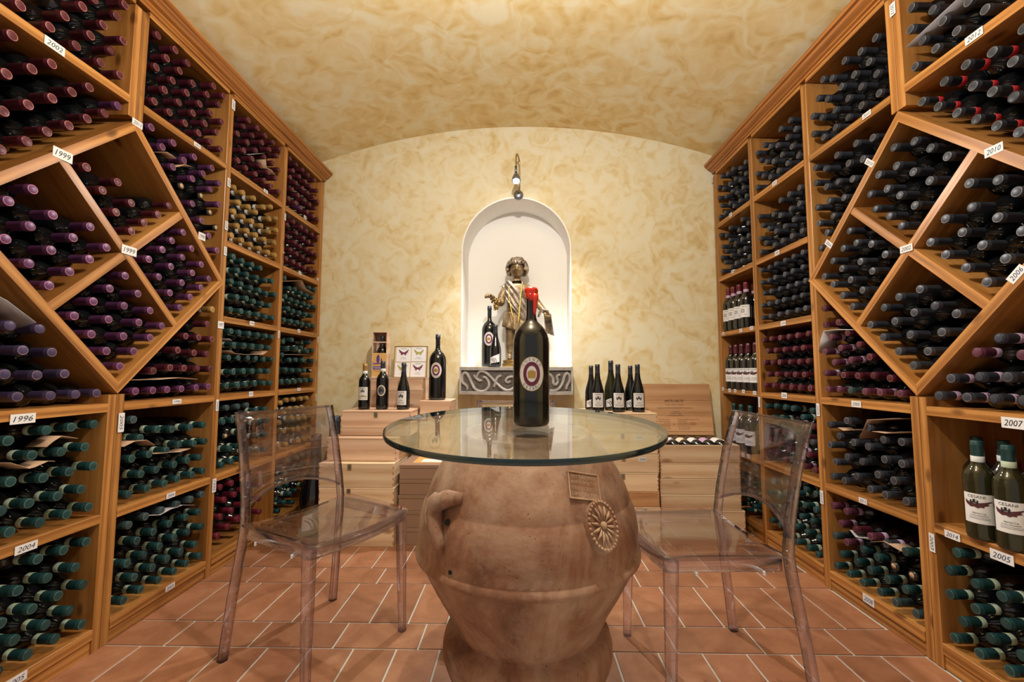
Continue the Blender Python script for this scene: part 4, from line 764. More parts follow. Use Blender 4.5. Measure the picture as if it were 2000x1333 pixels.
KIND = {'P': ('plum_capsule_bottle', 'plum-capped'), 'V': ('violet_capsule_bottle', 'violet-capped'), 'B': ('indigo_capsule_bottle', 'indigo-capped'),
        'Y': ('gold_capsule_bottle', 'gold-capped'), 'G': ('green_capsule_bottle', 'green-capped'), 'g': ('teal_capsule_bottle', 'grey-green-capped'),
        'M': ('crimson_capsule_bottle', 'crimson-capped'), 'K': ('slate_capsule_bottle', 'slate-capped'), 'R': ('red_banded_bottle', 'red-banded slate-capped'),
        'W': ('lilac_banded_bottle', 'lilac-banded plum-capped'), 'S': ('lilac_banded_slate_bottle', 'lilac-banded slate-capped'), 'N': ('corked_bottle', 'bare-corked')}
COLN = ['near', 'second', 'third', 'wall']
SHN = ['bottom', 'second', 'third', 'fourth', 'fifth', 'top']
def cell_name(key):
    side, c = key.split('_')
    r = 'left rack' if side == 'L' else 'right rack'
    if c in 'NESW':
        return r + ' diamond ' + {'N': 'top', 'S': 'bottom', 'E': 'far' if side == 'L' else 'far', 'W': 'near'}[c] + ' cell'
    if len(c) == 3 and c[2] in 'ud':
        return f"{r} {COLN[int(c[1])]} column {'above' if c[2] == 'u' else 'below'} diamond"
    return f"{r} {COLN[int(c[1])]} column {SHN[int(c[3])]} shelf"
def lay_bottle(kind, label, group, end, base, size=1.0):
    ax = (end - base).normalized()
    q = ax.to_track_quat('Z', 'Y')
    spin = random.random() * 6.28
    mat = Matrix.Translation(end - ax * 0.30 * size) @ q.to_matrix().to_4x4() @ RZ(spin) @ Matrix.Scale(size, 4)
    if kind == 'N':
        o = link(KIND[kind][0], m_bare, None, mat); link('cork', m_cork, o)
    else:
        o = link(KIND[kind][0], m_glass, None, mat)
        link('capsule', m_caps[kind], o)
        if kind in m_strip: link('neck_strip', m_strip[kind], o)
    return tag(o, label, 'wine bottle', group)
for key, txt in BOTTLES.items():
    side = key[0]
    A = AL if side == 'L' else AR
    bx = A - 0.30 if side == 'L' else A + 0.30
    items = []
    for it in txt.split():
        k = it[0]; a = [int(q) / 10000 for q in it[1:].split(',')]
        items.append((k, a[0], a[1], a[2], a[3]))
    items.sort(key=lambda t: t[2])
    rows_ = []
    for it in items:
        if rows_ and it[2] - rows_[-1][0] < 0.036: rows_[-1][1].append(it)
        else: rows_.append([it[2], [it]])
    cname = cell_name(key)
    for ri, (_, lst) in enumerate(rows_):
        lst.sort(key=lambda t: -t[1])
        for ci, (k, ey, ez_, by, bz) in enumerate(lst):
            lab = f"{KIND[k][1]} bottle, {ORD[ri]} row up, {ORD[ci]} from wall end, {cname}"
            lay_bottle(k, lab, 'bottles in ' + cname, Vector((A + random.uniform(-0.006, 0.004) * (1 if side == 'L' else -1), ey, ez_)), Vector((bx, by, bz)), {'R_b2l3': 0.905, 'R_b1d': 0.945, 'R_b2l0': 0.97}.get(key, 1.0))

# ------------------------------------------------------------------ terracotta jar carrying the glass table top
JX, JY = 0.024, 1.37
TILT = math.atan(0.0509)           # the plate lies slightly lower towards the camera
GC = Vector((0.014, 1.372, 0.830)); GR, GT = 0.434, 0.015
def plate_z(x, y, off=0.0): return GC.z + 0.0509 * (y - GC.y) + off
jar = thing('terracotta_jar', 'big weathered terracotta oil jar with a lug handle, carrying the round glass top', 'jar', T(JX, JY, 0))
JP = [(0.150, 0.0), (0.168, 0.004), (0.170, 0.05), (0.174, 0.075), (0.184, 0.092), (0.226, 0.110), (0.246, 0.130), (0.2570, 0.160), (0.2570, 0.188), (0.2500, 0.212), (0.240, 0.226), (0.2185, 0.2320), (0.2170, 0.238), (0.2235, 0.246), (0.232, 0.262),
      (0.252, 0.305), (0.286, 0.365), (0.314, 0.42), (0.3255, 0.448), (0.3330, 0.4525), (0.3410, 0.459), (0.3420, 0.467), (0.3360, 0.476), (0.331, 0.482), (0.334, 0.510), (0.3335, 0.545), (0.328, 0.58), (0.319, 0.607), (0.313, 0.617), (0.3105, 0.622), (0.3105, 0.628),
      (0.297, 0.665), (0.280, 0.70), (0.258, 0.737), (0.232, 0.772), (0.212, 0.790), (0.203, 0.800), (0.201, 0.8105), (0.186, 0.8115), (0.184, 0.795)]
def jar_r(z):
    for (r0, z0), (r1, z1) in zip(JP, JP[1:]):
        if z0 <= z <= z1 and z1 > z0: return r0 + (r1 - r0) * (z - z0) / (z1 - z0)
    return 0.3
jb = MB().lathe(JP, 72)
jv = []
for x, y, z in jb.v:
    w = max(0.0, min(1.0, (z - 0.70) / 0.11))
    wob = 1 + 0.004 * math.sin(2 * math.atan2(y, x) + 3 * z) + 0.0015 * math.sin(5 * math.atan2(y, x) - 6 * z)
    jv.append((x * wob, y * wob, z + w * 0.0509 * (y + JY - GC.y) ))
jb.v = jv
jbo = jb.build('jar_body', M['jar'], jar)
def on_jar(ang, z, off=0.0):
    r = jar_r(z) + off
    return Vector((r * math.cos(ang), r * math.sin(ang), z))
def jar_frame(deg, z):
    a = math.radians(deg)
    p = on_jar(a, z); up = (on_jar(a, z + 0.02) - on_jar(a, z - 0.02)).normalized()
    ex = Vector((-math.sin(a), math.cos(a), 0)); nrm = ex.cross(up).normalized()
    return frame(ex, -nrm, up, p)          # x to the viewer's right, -y outward
# rosette: a disc with beaded rim and petals moulded on it
ros = MB()
ros.add(*(lambda vs: (vs, [tuple(range(36))] + [(i, (i + 1) % 36, 36 + (i + 1) % 36, 36 + i) for i in range(36)]))(
    [(0.050 * math.cos(2 * PI * i / 36), -0.006, 0.062 * math.sin(2 * PI * i / 36)) for i in range(36)] + [(0.056 * math.cos(2 * PI * i / 36), 0.012, 0.069 * math.sin(2 * PI * i / 36)) for i in range(36)]))
rosette = ros.build('rosette', M['jar'], jar, jar_frame(-54.5, 0.608))
pet = MB()
for i in range(14):
    a = 2 * PI * i / 14 + 0.2
    pet.tube([(0.012 * math.cos(a), -0.006, 0.014 * math.sin(a)), (0.026 * math.cos(a), -0.010, 0.032 * math.sin(a)), (0.039 * math.cos(a), -0.007, 0.048 * math.sin(a))], [0.002, 0.0042, 0.0018], 6)
pet.build('petal_relief', M['jar_pale'], rosette)
bd = MB()
for i in range(30):
    a = 2 * PI * i / 30
    bd.sphere((0.046 * math.cos(a), -0.007, 0.057 * math.sin(a)), 0.0042, 6, 4)
bd.sphere((0, -0.007, 0), 0.010, 10, 6)
bd.build('bead_relief', M['jar_pale'], rosette)
# pressed maker's stamp with rows of worn letters
st = MB().box(-0.046, 0.046, -0.0005, 0.016, -0.034, 0.034)
stm = jar_frame(-59, 0.701) @ Matrix.Rotation(math.radians(14), 4, 'Y')
stamp = st.build('stamp', M['jar'], jar, stm)
bor = MB()
for x0, x1, z0, z1 in ((-0.047, 0.047, 0.032, 0.0352), (-0.047, 0.047, -0.0352, -0.032), (-0.048, -0.045, -0.035, 0.035), (0.045, 0.048, -0.035, 0.035)):
    bor.box(x0, x1, -0.003, 0.0, z0, z1)
bor.build('stamp_border', M['jar_pale'], stamp)
stl = MB()
for i, t_ in enumerate(('MITTAL MPIII', 'IMPRUNETA', 'TERRECOTTE', 'LIMITIN MPI')):
    text_flat(stl, t_, 0.078, (0, -0.0014, 0.022 - i * 0.0145), (1, 0, 0), (0, 0, 1), 0.0085)
stl.build('worn_lettering', M['jar_pale'], stamp)
# lug handle: a rounded strap pressed on the shoulder, running down in two fingers
def lug(zs, degs, offs, rads, nm):
    pts = [on_jar(math.radians(d), z, o) for z, d, o in zip(zs, degs, offs)]
    return MB().tube(pts, rads, 12).build(nm, M['jar'], jar)
hd = lug([0.668, 0.664, 0.648, 0.620, 0.585, 0.552, 0.530], [-126, -133, -139, -140, -136.5, -133.5, -132.5], [0.000, 0.016, 0.022, 0.017, 0.010, 0.004, -0.004], [0.014, 0.023, 0.026, 0.024, 0.020, 0.016, 0.010], 'handle')
lug([0.655, 0.635, 0.600, 0.565, 0.545], [-146, -149, -147, -143.5, -141.5], [0.006, 0.010, 0.008, 0.002, -0.004], [0.012, 0.016, 0.014, 0.011, 0.007], 'handle_finger')
for (deg, z, r) in ((-131.5, 0.606, 0.0085), (-127, 0.492, 0.006)):
    hm = MB().lathe([(r, -0.002), (r * 0.9, 0.0022), (0.0, 0.0022)], 12, smooth=False)
    f_ = jar_frame(deg, z)
    hm.build('drain_hole', M['jar_hole'], jar, f_ @ Matrix.Rotation(PI / 2, 4, 'X') @ T(0, 0, 0.003 if r > 0.007 else 0.0))

gtop = thing('glass_tabletop', 'round clear glass table top with dark polished edge, lying on the jar', 'tabletop', T(*GC) @ Matrix.Rotation(TILT, 4, 'X'))
gp = MB()
for zz in (0.0, -GT):
    gp.add([(GR * math.cos(2 * PI * i / 96), GR * math.sin(2 * PI * i / 96), zz) for i in range(96)], [tuple(range(96)) if zz == 0 else tuple(reversed(range(96)))])
gp.build('pane', M['glass'], gtop, recalc=False)
MB().lathe([(GR - 0.0012, -GT - 0.0002), (GR + 0.0004, -GT + 0.0014), (GR + 0.0004, -0.0014), (GR - 0.0012, 0.0002)], 96, cap=False).lathe([(GR - 0.003, -GT + 0.0002), (GR - 0.003, -0.0002)], 96, cap=False).build('polished_edge', M['glass_edge'], gtop, recalc=False)
for a in (0.5, 2.2, 4.0, 5.6):
    MB().lathe([(0.009, -GT - 0.0020), (0.009, -GT), (0.0, -GT)], 12, cx=0.19 * math.cos(a), cy=0.19 * math.sin(a)).build('clear_pad', M['acrylic_thin'], gtop)

# ------------------------------------------------------------------ standing bottles
BORD = [(0.0, 0.006), (0.022, 0.004), (0.032, 0.0), (0.0355, 0.002), (0.0375, 0.008), (0.038, 0.014), (0.038, 0.180), (0.0368, 0.194), (0.0325, 0.207), (0.025, 0.218), (0.0185, 0.228), (0.0152, 0.239), (0.0143, 0.252), (0.0143, 0.299), (0.0, 0.299)]
BURG = [(0.0, 0.006), (0.024, 0.004), (0.036, 0.0), (0.0395, 0.003), (0.0412, 0.010), (0.0415, 0.018), (0.0412, 0.112), (0.0395, 0.130), (0.0355, 0.150), (0.030, 0.170), (0.0245, 0.190), (0.0200, 0.208), (0.0170, 0.226), (0.0152, 0.244), (0.0146, 0.262), (0.0146, 0.295), (0.0, 0.295)]
def face(o, kind, r, ang=-PI / 2):
    """paper label with its print on a standing bottle; ang = side the label faces"""
    def patch(z0, z1, half, mat, nm='label', rr=0.0004):
        return MB().lathe([(r + rr, z0), (r + rr, z1)], 14, a0=ang - half / r, a1=ang + half / r).build(nm, mat, o, recalc=False)
    R2 = r + 0.0009
    if kind == 'cesani':            # white label, name, crest and fine print
        p = patch(0.030, 0.120, 0.036, M['label'])
        t_ = MB(); text_bent(t_, 'CESANI', 0.040, 0.110, R2, ang, 0.0085)
        text_bent(t_, 'Cèllori', 0.024, 0.060, R2, ang, 0.009)
        for i in range(3): bent_poly(t_, [(-0.024, -0.0006), (0.024, -0.0006), (0.024, 0.0006), (-0.024, 0.0006)], 0.048 - i * 0.005, R2, ang)
        t_.build('lettering', M['ink'], p, recalc=False)
        c_ = MB(); crest(c_, 0.085, R2, ang, 0.016); c_.build('crest', M['ink'], p, recalc=False)
    elif kind == 'wing':            # label with name, purple wing and fine print
        p = patch(0.052, 0.142, 0.038, M['label'])
        t_ = MB(); text_bent(t_, 'CESANI', 0.040, 0.133, R2, ang - 0.12, 0.0085)
        text_bent(t_, 'VERNACCIA', 0.032, 0.083, R2, ang - 0.02, 0.0050)
        text_bent(t_, 'DI SAN GIMIGNANO', 0.040, 0.076, R2, ang - 0.02, 0.0038)
        for i in range(2): bent_poly(t_, [(-0.024, -0.0004), (0.024, -0.0004), (0.024, 0.0004), (-0.024, 0.0004)], 0.070 - i * 0.004, R2, ang)
        t_.build('lettering', M['ink'], p, recalc=False)
        w_ = MB(); bent_poly(w_, [(-0.034, 0.012), (-0.020, 0.004), (-0.008, 0.002), (0.006, 0.006), (0.034, 0.014), (0.020, 0.004), (0.024, 0.000), (0.012, -0.004), (0.012, -0.009), (0.004, -0.008), (-0.002, -0.012), (-0.010, -0.008), (-0.018, -0.010), (-0.030, -0.002)], 0.110, R2, ang)
        w_.build('wing_print', M['wing'], p, recalc=False)
        c_ = MB(); crest(c_, 0.116, R2 + 0.0003, ang - 0.25, 0.010); c_.build('crest', M['ink'], p, recalc=False)
    elif kind == 'box':             # pale label with a framed square print
        p = patch(0.070, 0.150, 0.034, M['label'])
        t_ = MB(); text_bent(t_, 'CHIANTI', 0.028, 0.138, R2, ang, 0.006)
        for s_ in (0.011, 0.0065):
            for a_, b_ in (((-s_, -s_), (s_, -s_ + 0.002)), ((-s_, s_ - 0.002), (s_, s_)), ((-s_, -s_), (-s_ + 0.002, s_)), ((s_ - 0.002, -s_), (s_, s_))):
                bent_poly(t_, [a_, (b_[0], a_[1]), b_, (a_[0], b_[1])], 0.112, R2, ang - 0.2)
        text_bent(t_, 'COLLI SENESI', 0.034, 0.088, R2, ang, 0.004)
        t_.build('lettering', M['ink'], p, recalc=False)
    elif kind == 'arc':             # diagonal label with concentric arcs
        p = MB(); bent_poly(p, [(-0.038, 0.020), (0.038, 0.034), (0.038, 0.092), (-0.038, 0.062)], 0.0, r + 0.0004, ang); p = p.build('label', M['label'], o, recalc=False)
        t_ = MB()
        for q_ in (0.020, 0.031, 0.042):
            arc_ = [(-0.030 + q_ * math.cos(x_), 0.030 + q_ * math.sin(x_)) for x_ in [i * 0.22 for i in range(8)]]
            arc_ += [(-0.030 + (q_ + 0.004) * math.cos(x_), 0.030 + (q_ + 0.004) * math.sin(x_)) for x_ in [i * 0.22 for i in reversed(range(8))]]
            bent_poly(t_, [(min(max(x_, -0.037), 0.037), min(y_, 0.060)) for x_, y_ in arc_], 0.0, R2, ang)
        t_.build('arc_print', M['wing'], p, recalc=False)
    elif kind == 'seal':            # cream oval medal with a dark centre
        p = MB(); bent_poly(p, ellipse(0.026, 0.034), 0.118, r + 0.0004, ang); p = p.build('seal', M['label_cream'], o, recalc=False)
        t_ = MB(); bent_poly(t_, ellipse(0.020, 0.027), 0.118, R2, ang); t_.build('seal_centre', M['steel'], p, recalc=False)
        c_ = MB(); crest(c_, 0.116, R2 + 0.0004, ang, 0.014); c_.build('crest', M['ink'], p, recalc=False)
    elif kind == 'castle':
        p = patch(0.062, 0.148, 0.034, M['label'])
        t_ = MB(); text_bent(t_, 'CESANI', 0.034, 0.139, R2, ang, 0.007); t_.build('lettering', M['ink'], p, recalc=False)
        c_ = MB(); crest(c_, 0.120, R2, ang, 0.013); c_.build('crest', M['ink'], p, recalc=False)
        w_ = MB(); bent_poly(w_, [(-0.030, 0.0), (0.030, 0.0), (0.022, 0.006), (0.010, 0.009), (0.004, 0.014), (0.0, 0.010), (-0.014, 0.006)], 0.083, R2, ang); w_.build('hill_print', M['olive_print'], p, recalc=False)
        b_ = MB(); bent_poly(b_, [(-0.026, -0.0005), (0.026, -0.0005), (0.026, 0.0005), (-0.026, 0.0005)], 0.072, R2, ang); b_.build('fine_print', M['ink'], p, recalc=False)
def crest(mb, z, r, ang, s):
    """small three-towered crest"""
    bent_poly(mb, [(-s, -0.2 * s), (-s, 0.5 * s), (-0.55 * s, 0.7 * s), (-0.6 * s, 0.1 * s), (-0.3 * s, 0.2 * s), (-0.3 * s, 0.9 * s), (0.3 * s, 0.9 * s), (0.3 * s, 0.2 * s), (0.6 * s, 0.1 * s), (0.55 * s, 0.7 * s), (s, 0.5 * s), (s, -0.2 * s), (0.5 * s, -0.9 * s), (0.45 * s, -0.2 * s), (-0.45 * s, -0.2 * s), (-0.5 * s, -0.9 * s)], z, r, ang)
def stand_bottle(label, loc, kind='BORD', cap='K', lab=None, scale=1.0, glass='bottle', strip=None, ang=-PI / 2, group=None, name='standing_bottle', rot=0.0):
    prof = BORD if kind == 'BORD' else BURG
    o = MB().lathe(prof, 26).build(name, M[glass], None, T(*loc) @ RZ(rot) @ Matrix.Scale(scale, 4))
    tag(o, label, 'wine bottle', group)
    if cap:
        z0 = 0.237 if kind == 'BORD' else 0.236
        rr = lambda z: (0.0152 if kind == 'BORD' else 0.0150)
        cp = [(0.0155 if kind == 'BORD' else 0.0166, z0), (0.0153, z0 + 0.012), (0.0151, 0.284), (0.0160, 0.286), (0.0160, 0.291), (0.0152, 0.2925), (0.0152, 0.300), (0.0138, 0.3022), (0.0, 0.3022)]
        MB().lathe(cp, 20).build('capsule', M['cap_' + cap], o)
    if strip: MB().lathe([(0.0159, 0.236), (0.0162, 0.237), (0.0162, 0.254), (0.0157, 0.2545)], 20).build('neck_strip', M[strip], o)
    if lab: face(o, lab, 0.038 if kind == 'BORD' else 0.0415, ang)
    return o
def big_bottle(name, label, loc, r, h, wax=False, neck_cap=True, rot=None, seal=True, zf=0.45):
    """large-format bottle with the oval maroon seal"""
    k = r; sh = h * 0.66
    prof = [(0, 0.010), (k * 0.7, 0.006), (k * 0.9, 0.0), (k * 0.97, 0.004), (k, 0.014), (k, sh - 0.55 * k), (k * 0.975, sh - 0.25 * k), (k * 0.89, sh + 0.05 * k), (k * 0.74, sh + 0.33 * k), (k * 0.54, sh + 0.55 * k), (k * 0.36, sh + 0.72 * k), (k * 0.28, sh + 0.95 * k), (k * 0.265, sh + 1.2 * k), (k * 0.255, h - 0.012), (k * 0.27, h - 0.010), (k * 0.27, h), (0, h)]
    mat = T(*loc) if rot is None else T(*loc) @ rot
    o = MB().lathe(prof, 48).build(name, M['bottle'], None, mat)
    tag(o, label, 'wine bottle')
    if neck_cap and not wax:
        MB().lathe([(k * 0.272, h - 0.075 * h / 0.44), (k * 0.27, h - 0.03), (k * 0.305, h - 0.028), (k * 0.305, h - 0.014), (k * 0.28, h - 0.012), (k * 0.28, h + 0.001), (0, h + 0.001)], 24).build('capsule', M['cap_K'], o)
    if seal:
        a = -PI / 2; zc = h * zf; ea, eb = 0.66 * k, 0.89 * k
        sl = MB(); bent_poly(sl, ellipse(ea, eb, 40), zc, k + 0.0004, a); sl = sl.build('seal', M['label'], o, recalc=False)
        g = MB(); rim_o, rim_i = ellipse(ea * 1.04, eb * 1.03, 40), ellipse(ea, eb, 40)
        g.add([(lambda x, y: ((k + 0.0007) * math.cos(a + x / k), (k + 0.0007) * math.sin(a + x / k), zc + y))(*p) for p in rim_o + rim_i], [(i, (i + 1) % 40, 40 + (i + 1) % 40, 40 + i) for i in range(40)])
        g.build('gold_rim', M['gold'], sl, recalc=False)
        mr = MB(); bent_poly(mr, ellipse(ea * 0.70, eb * 0.72, 40), zc, k + 0.0010, a); mr.build('maroon_oval', M['maroon'], sl, recalc=False)
        inn = MB(); bent_poly(inn, ellipse(ea * 0.42, eb * 0.48, 32), zc, k + 0.0014, a); inn.build('pale_oval', M['label'], sl, recalc=False)
        s_ = ea * 0.30; c_ = MB()
        bent_poly(c_, [(-s_, -1.1 * s_), (s_, -1.1 * s_), (1.15 * s_, 0.2 * s_), (0.95 * s_, 0.9 * s_), (0.6 * s_, 0.6 * s_), (0.35 * s_, 1.2 * s_), (0.0, 0.8 * s_), (-0.35 * s_, 1.2 * s_), (-0.6 * s_, 0.6 * s_), (-0.95 * s_, 0.9 * s_), (-1.15 * s_, 0.2 * s_)], zc, k + 0.0018, a)
        c_.build('gold_crest', M['gold'], sl, recalc=False)
        lt = MB()
        def arc_text(txt, top):
            n_ = len(txt)
            for i, ch in enumerate(txt):
                t_ = (i - (n_ - 1) / 2) * (0.36 if top else 0.30)
                th_ = (PI / 2 - t_) if top else (-PI / 2 + t_)
                x, y = ea * 0.855 * math.cos(th_), eb * 0.865 * math.sin(th_)
                v, f, w, hh = text_geo(ch); s_ = ea * 0.20 / 0.7
                ro = -t_ * 0.8 if top else t_ * 0.8
                out = []
                for vx, vy in v:
                    X = x + s_ * (vx * math.cos(ro) - vy * math.sin(ro)); Y = y + s_ * (vx * math.sin(ro) + vy * math.cos(ro))
                    out.append(((k + 0.0011) * math.cos(a + X / k), (k + 0.0011) * math.sin(a + X / k), zc + Y))
                lt.add(out, f)
        arc_text('LUENZO', True); arc_text('CESANI', False)
        lt.build('lettering', M['ink'], sl, recalc=False)
    if wax:
        wx = MB(); cnt = 32; v = []
        rows_w = [(0.27, 0.036), (0.315, 0.0365), (0.355, 0.033), (0.375, 0.026), (0.355, 0.018), (0.372, 0.011), (0.378, 0.004), (0.350, -0.002), (0.22, -0.0045), (0.0001, -0.005)]
        for r_, t_ in rows_w:
            for i in range(cnt):
                an = 2 * PI * i / cnt
                lump = 1 + 0.05 * math.sin(3 * an + 40 * t_) + 0.03 * math.sin(5 * an)
                low = 0.006 * math.sin(2 * an + 1.0) * (1 if t_ > 0.02 else 0)
                v.append((k * r_ * lump * math.cos(an), k * r_ * lump * math.sin(an), h - t_ + low))
        wx.add(v, [(j * cnt + i, j * cnt + (i + 1) % cnt, (j + 1) * cnt + (i + 1) % cnt, (j + 1) * cnt + i) for j in range(len(rows_w) - 1) for i in range(cnt)], 0, True)
        wq = wx.build('wax_seal', M['wax'], o)
        for an, ln, w_ in ((math.radians(-52), 0.088, 1.0), (math.radians(-24), 0.060, 0.8), (math.radians(-105), 0.040, 0.6), (math.radians(80), 0.050, 0.7)):
            pts = [((0.30 * k) * math.cos(an + 0.10 * math.sin(4 * t_)), (0.30 * k) * math.sin(an + 0.10 * math.sin(4 * t_)), h - 0.018 - (ln - 0.018) * t_) for t_ in (0, 0.2, 0.4, 0.6, 0.8, 0.93, 1.0)]
            MB().tube(pts, [0.0085 * w_, 0.0088 * w_, 0.0080 * w_, 0.0068 * w_, 0.0055 * w_, 0.0042 * w_, 0.0014], 10).build('wax_drip', M['wax'], wq)
    return o
bz = plate_z(0.036, 1.372)
big_bottle('large_wine_bottle', 'huge black bottle with red dripping wax and oval maroon seal on the glass table', (0.037, 1.378, bz + 0.0006), 0.0585, 0.438, wax=True, zf=0.377, rot=Matrix.Rotation(TILT, 4, 'X'))

# right rack: standing bottles on open shelves
for i, (x, y) in enumerate(((1.449, 1.386), (1.455, 1.306))):
    stand_bottle(('green-topped white wine bottle with winged label standing at the shelf edge, nearer the post' if i == 0 else 'green-topped white wine bottle with winged label standing above the blue 2005 tag'), (x, y, 0.4815), 'BORD', 'G', 'wing', 1.0, 'bottle_olive', 'strip_G' if i else 'strip_Y', -PI / 2 - 0.95, 'standing bottles in the near column')
for i, (x, y) in enumerate(((1.537, 1.470), (1.537, 1.391), (1.539, 1.312))):
    stand_bottle('green-topped bottle standing in the back row of the near column, ' + ('beside the post' if i == 0 else 'second from the post' if i == 1 else 'third from the post'), (x, y, 0.4815), 'BORD', 'G', 'wing', 1.0, 'bottle', 'strip_Y', -PI / 2 - 0.9, 'standing bottles in the near column')
def row_bottles(z, spots, cap, strip, lab, word, where):
    for back in (False, True):
        row = sorted([p for p in spots if (p[0] > 1.52) == back], key=lambda p: -p[1])
        for i, (x, y) in enumerate(row):
            stand_bottle(f"{word} bottle, {where}, {'back' if back else 'front'} row, {ORD[i]} from the end wall", (x, y, z + 0.0015), 'BORD', cap, lab, 1.0, 'bottle', strip, PI + 0.62, 'standing bottles in the wall column')
row_bottles(1.28, [(1.473, 2.978), (1.470, 2.901), (1.470, 2.824), (1.474, 2.747), (1.555, 2.800), (1.553, 2.690)], 'M', 'strip_W', 'box', 'red-topped square-print', 'upper open shelf')
row_bottles(0.88, [(1.477, 2.978), (1.474, 2.900), (1.472, 2.822), (1.474, 2.744), (1.476, 2.666), (1.556, 2.925), (1.556, 2.780), (1.556, 2.660)], 'P', None, 'wing', 'plum-topped winged-label', 'middle open shelf')
row_bottles(0.48, [(1.480, 2.965), (1.478, 2.868), (1.480, 2.760), (1.560, 2.900), (1.560, 2.800), (1.560, 2.690)], 'G', 'strip_G', 'wing', 'green-topped winged-label', 'lower open shelf')

# ------------------------------------------------------------------ clear plastic chairs
def make_chair(label, cx, cy, heading, marks=True):
    root = thing('clear_chair', label, 'chair', T(cx, cy, 0) @ RZ(heading - PI / 2), 'clear plastic chairs')
    # local: +y forward, +x to the sitter's right
    SW, SD, SZ = 0.203, 0.176, 0.461
    def leg(pts, w0, w1, nm='leg', mt='acrylic'):
        """tapered leg of rounded-corner section with a rib inside"""
        mb = MB(); sec = []
        for (p, w) in zip(pts, [w0 + (w1 - w0) * i / (len(pts) - 1) for i in range(len(pts))]):
            h_ = w / 2; c_ = h_ * 0.45
            sec.append([(p[0] + a, p[1] + b, p[2]) for a, b in ((-h_ + c_, -h_), (h_ - c_, -h_), (h_, -h_ + c_), (h_, h_ - c_), (h_ - c_, h_), (-h_ + c_, h_), (-h_, h_ - c_), (-h_, -h_ + c_))])
        v = [q for s_ in sec for q in s_]; n_ = 8
        f = [(j * n_ + i, j * n_ + (i + 1) % n_, (j + 1) * n_ + (i + 1) % n_, (j + 1) * n_ + i) for j in range(len(sec) - 1) for i in range(n_)]
        f += [tuple(reversed(range(n_))), tuple((len(sec) - 1) * n_ + i for i in range(n_))]
        mb.add(v, f)
        return mb.build(nm, M[mt], root)
    for s in (-1, 1):
        l_ = leg([(s * (SW + 0.003), SD + 0.008, 0.0), (s * SW, SD + 0.002, 0.22), (s * (SW - 0.004), SD - 0.004, SZ - 0.012)], 0.026, 0.040)
        MB().cbox(s * (SW + 0.003) - 0.0125, s * (SW + 0.003) + 0.0125, SD - 0.0045, SD + 0.0205, 0.0, 0.012, 0.002).build('glide', M['acrylic_thin'], l_)
        leg([(s * (SW + 0.020), -SD - 0.062, 0.0), (s * (SW + 0.012), -SD - 0.038, 0.20), (s * SW, -SD - 0.010, 0.40), (s * (SW - 0.003), -SD - 0.004, SZ), (s * (SW - 0.006), -SD - 0.014, 0.55), (s * (SW - 0.008), -SD - 0.044, 0.70), (s * (SW - 0.010), -SD - 0.088, 0.848)], 0.030, 0.026, 'rear_post', 'acrylic_post')
    # seat: dished sheet with a down-turned rim
    nx, ny = 14, 14
    def sx(u, v_): return u * (SW + 0.012 - 0.006 * v_)
    def sy(u, v_): return -SD + 0.012 + (v_ + 1) / 2 * (2 * SD + 0.014) + (0.030 * (1 - u * u) if v_ > 0 else 0.0) * max(0, v_)
    def sz(u, v_): return SZ + 0.004 - 0.016 * (1 - u * u) * (1 - v_ * v_ * 0.5) + 0.004 * abs(u) - 0.010 * max(0, v_) ** 3
    v = []; f = []
    for th in (0.0, -0.007):
        for j in range(ny + 1):
            for i in range(nx + 1):
                u, w = -1 + 2 * i / nx, -1 + 2 * j / ny
                v.append((sx(u, w), sy(u, w), sz(u, w) + th))
    K = (nx + 1) * (ny + 1)
    for j in range(ny):
        for i in range(nx):
            a = j * (nx + 1) + i
            f.append((a, a + 1, a + nx + 2, a + nx + 1)); f.append((K + a + nx + 1, K + a + nx + 2, K + a + 1, K + a))
    rim = [i for i in range(nx + 1)] + [(j + 1) * (nx + 1) - 1 for j in range(1, ny + 1)] + [ny * (nx + 1) + i for i in range(nx - 1, -1, -1)] + [j * (nx + 1) for j in range(ny - 1, 0, -1)]
    f += [(rim[i], rim[(i + 1) % len(rim)], K + rim[(i + 1) % len(rim)], K + rim[i]) for i in range(len(rim))]
    MB().add(v, f, 0, True).build('seat', M['acrylic_thin'], root)
    # apron under the seat
    ap = MB()
    path = [(-SW - 0.004, -SD + 0.02), (-SW - 0.004, SD)] + [(-SW + 2 * SW * i / 10, SD + 0.012 + 0.026 * (1 - (-1 + 2 * i / 10) ** 2)) for i in range(11)] + [(SW + 0.004, SD), (SW + 0.004, -SD + 0.02)]
    vv = []
    for (x, y) in path:
        k_ = 0.94
        vv += [(x, y, SZ - 0.003), (x, y, SZ - 0.044), (x * k_, y * k_, SZ - 0.044), (x * k_, y * k_, SZ - 0.003)]
    ff = []
    for i in range(len(path) - 1):
        for q in range(4): ff.append((i * 4 + q, i * 4 + (q + 1) % 4, i * 4 + 4 + (q + 1) % 4, i * 4 + 4 + q))
    e_ = (len(path) - 1) * 4
    ff += [(0, 1, 2, 3), (e_ + 3, e_ + 2, e_ + 1, e_)]
    ap.add(vv, ff, 0, True).build('apron', M['acrylic'], root)
    # back sheet with an arched lower edge
    bk = MB(); nu, nw = 16, 8
    vv = []
    for th in (0.0, -0.007):
        for j in range(nw + 1):
            for i in range(nu + 1):
                u = -1 + 2 * i / nu
                zlo = SZ + 0.050 + 0.055 * (1 - u * u)
                z = zlo + (0.844 - 0.004 * (1 - u * u) - zlo) * j / nw
                t_ = (z - SZ) / (0.848 - SZ)
                y = -SD - 0.004 - 0.084 * t_ ** 1.7 - 0.026 * (1 - u * u) + th
                vv.append((u * (SW - 0.005 - 0.005 * t_), y, z))
    K = (nu + 1) * (nw + 1); ff = []
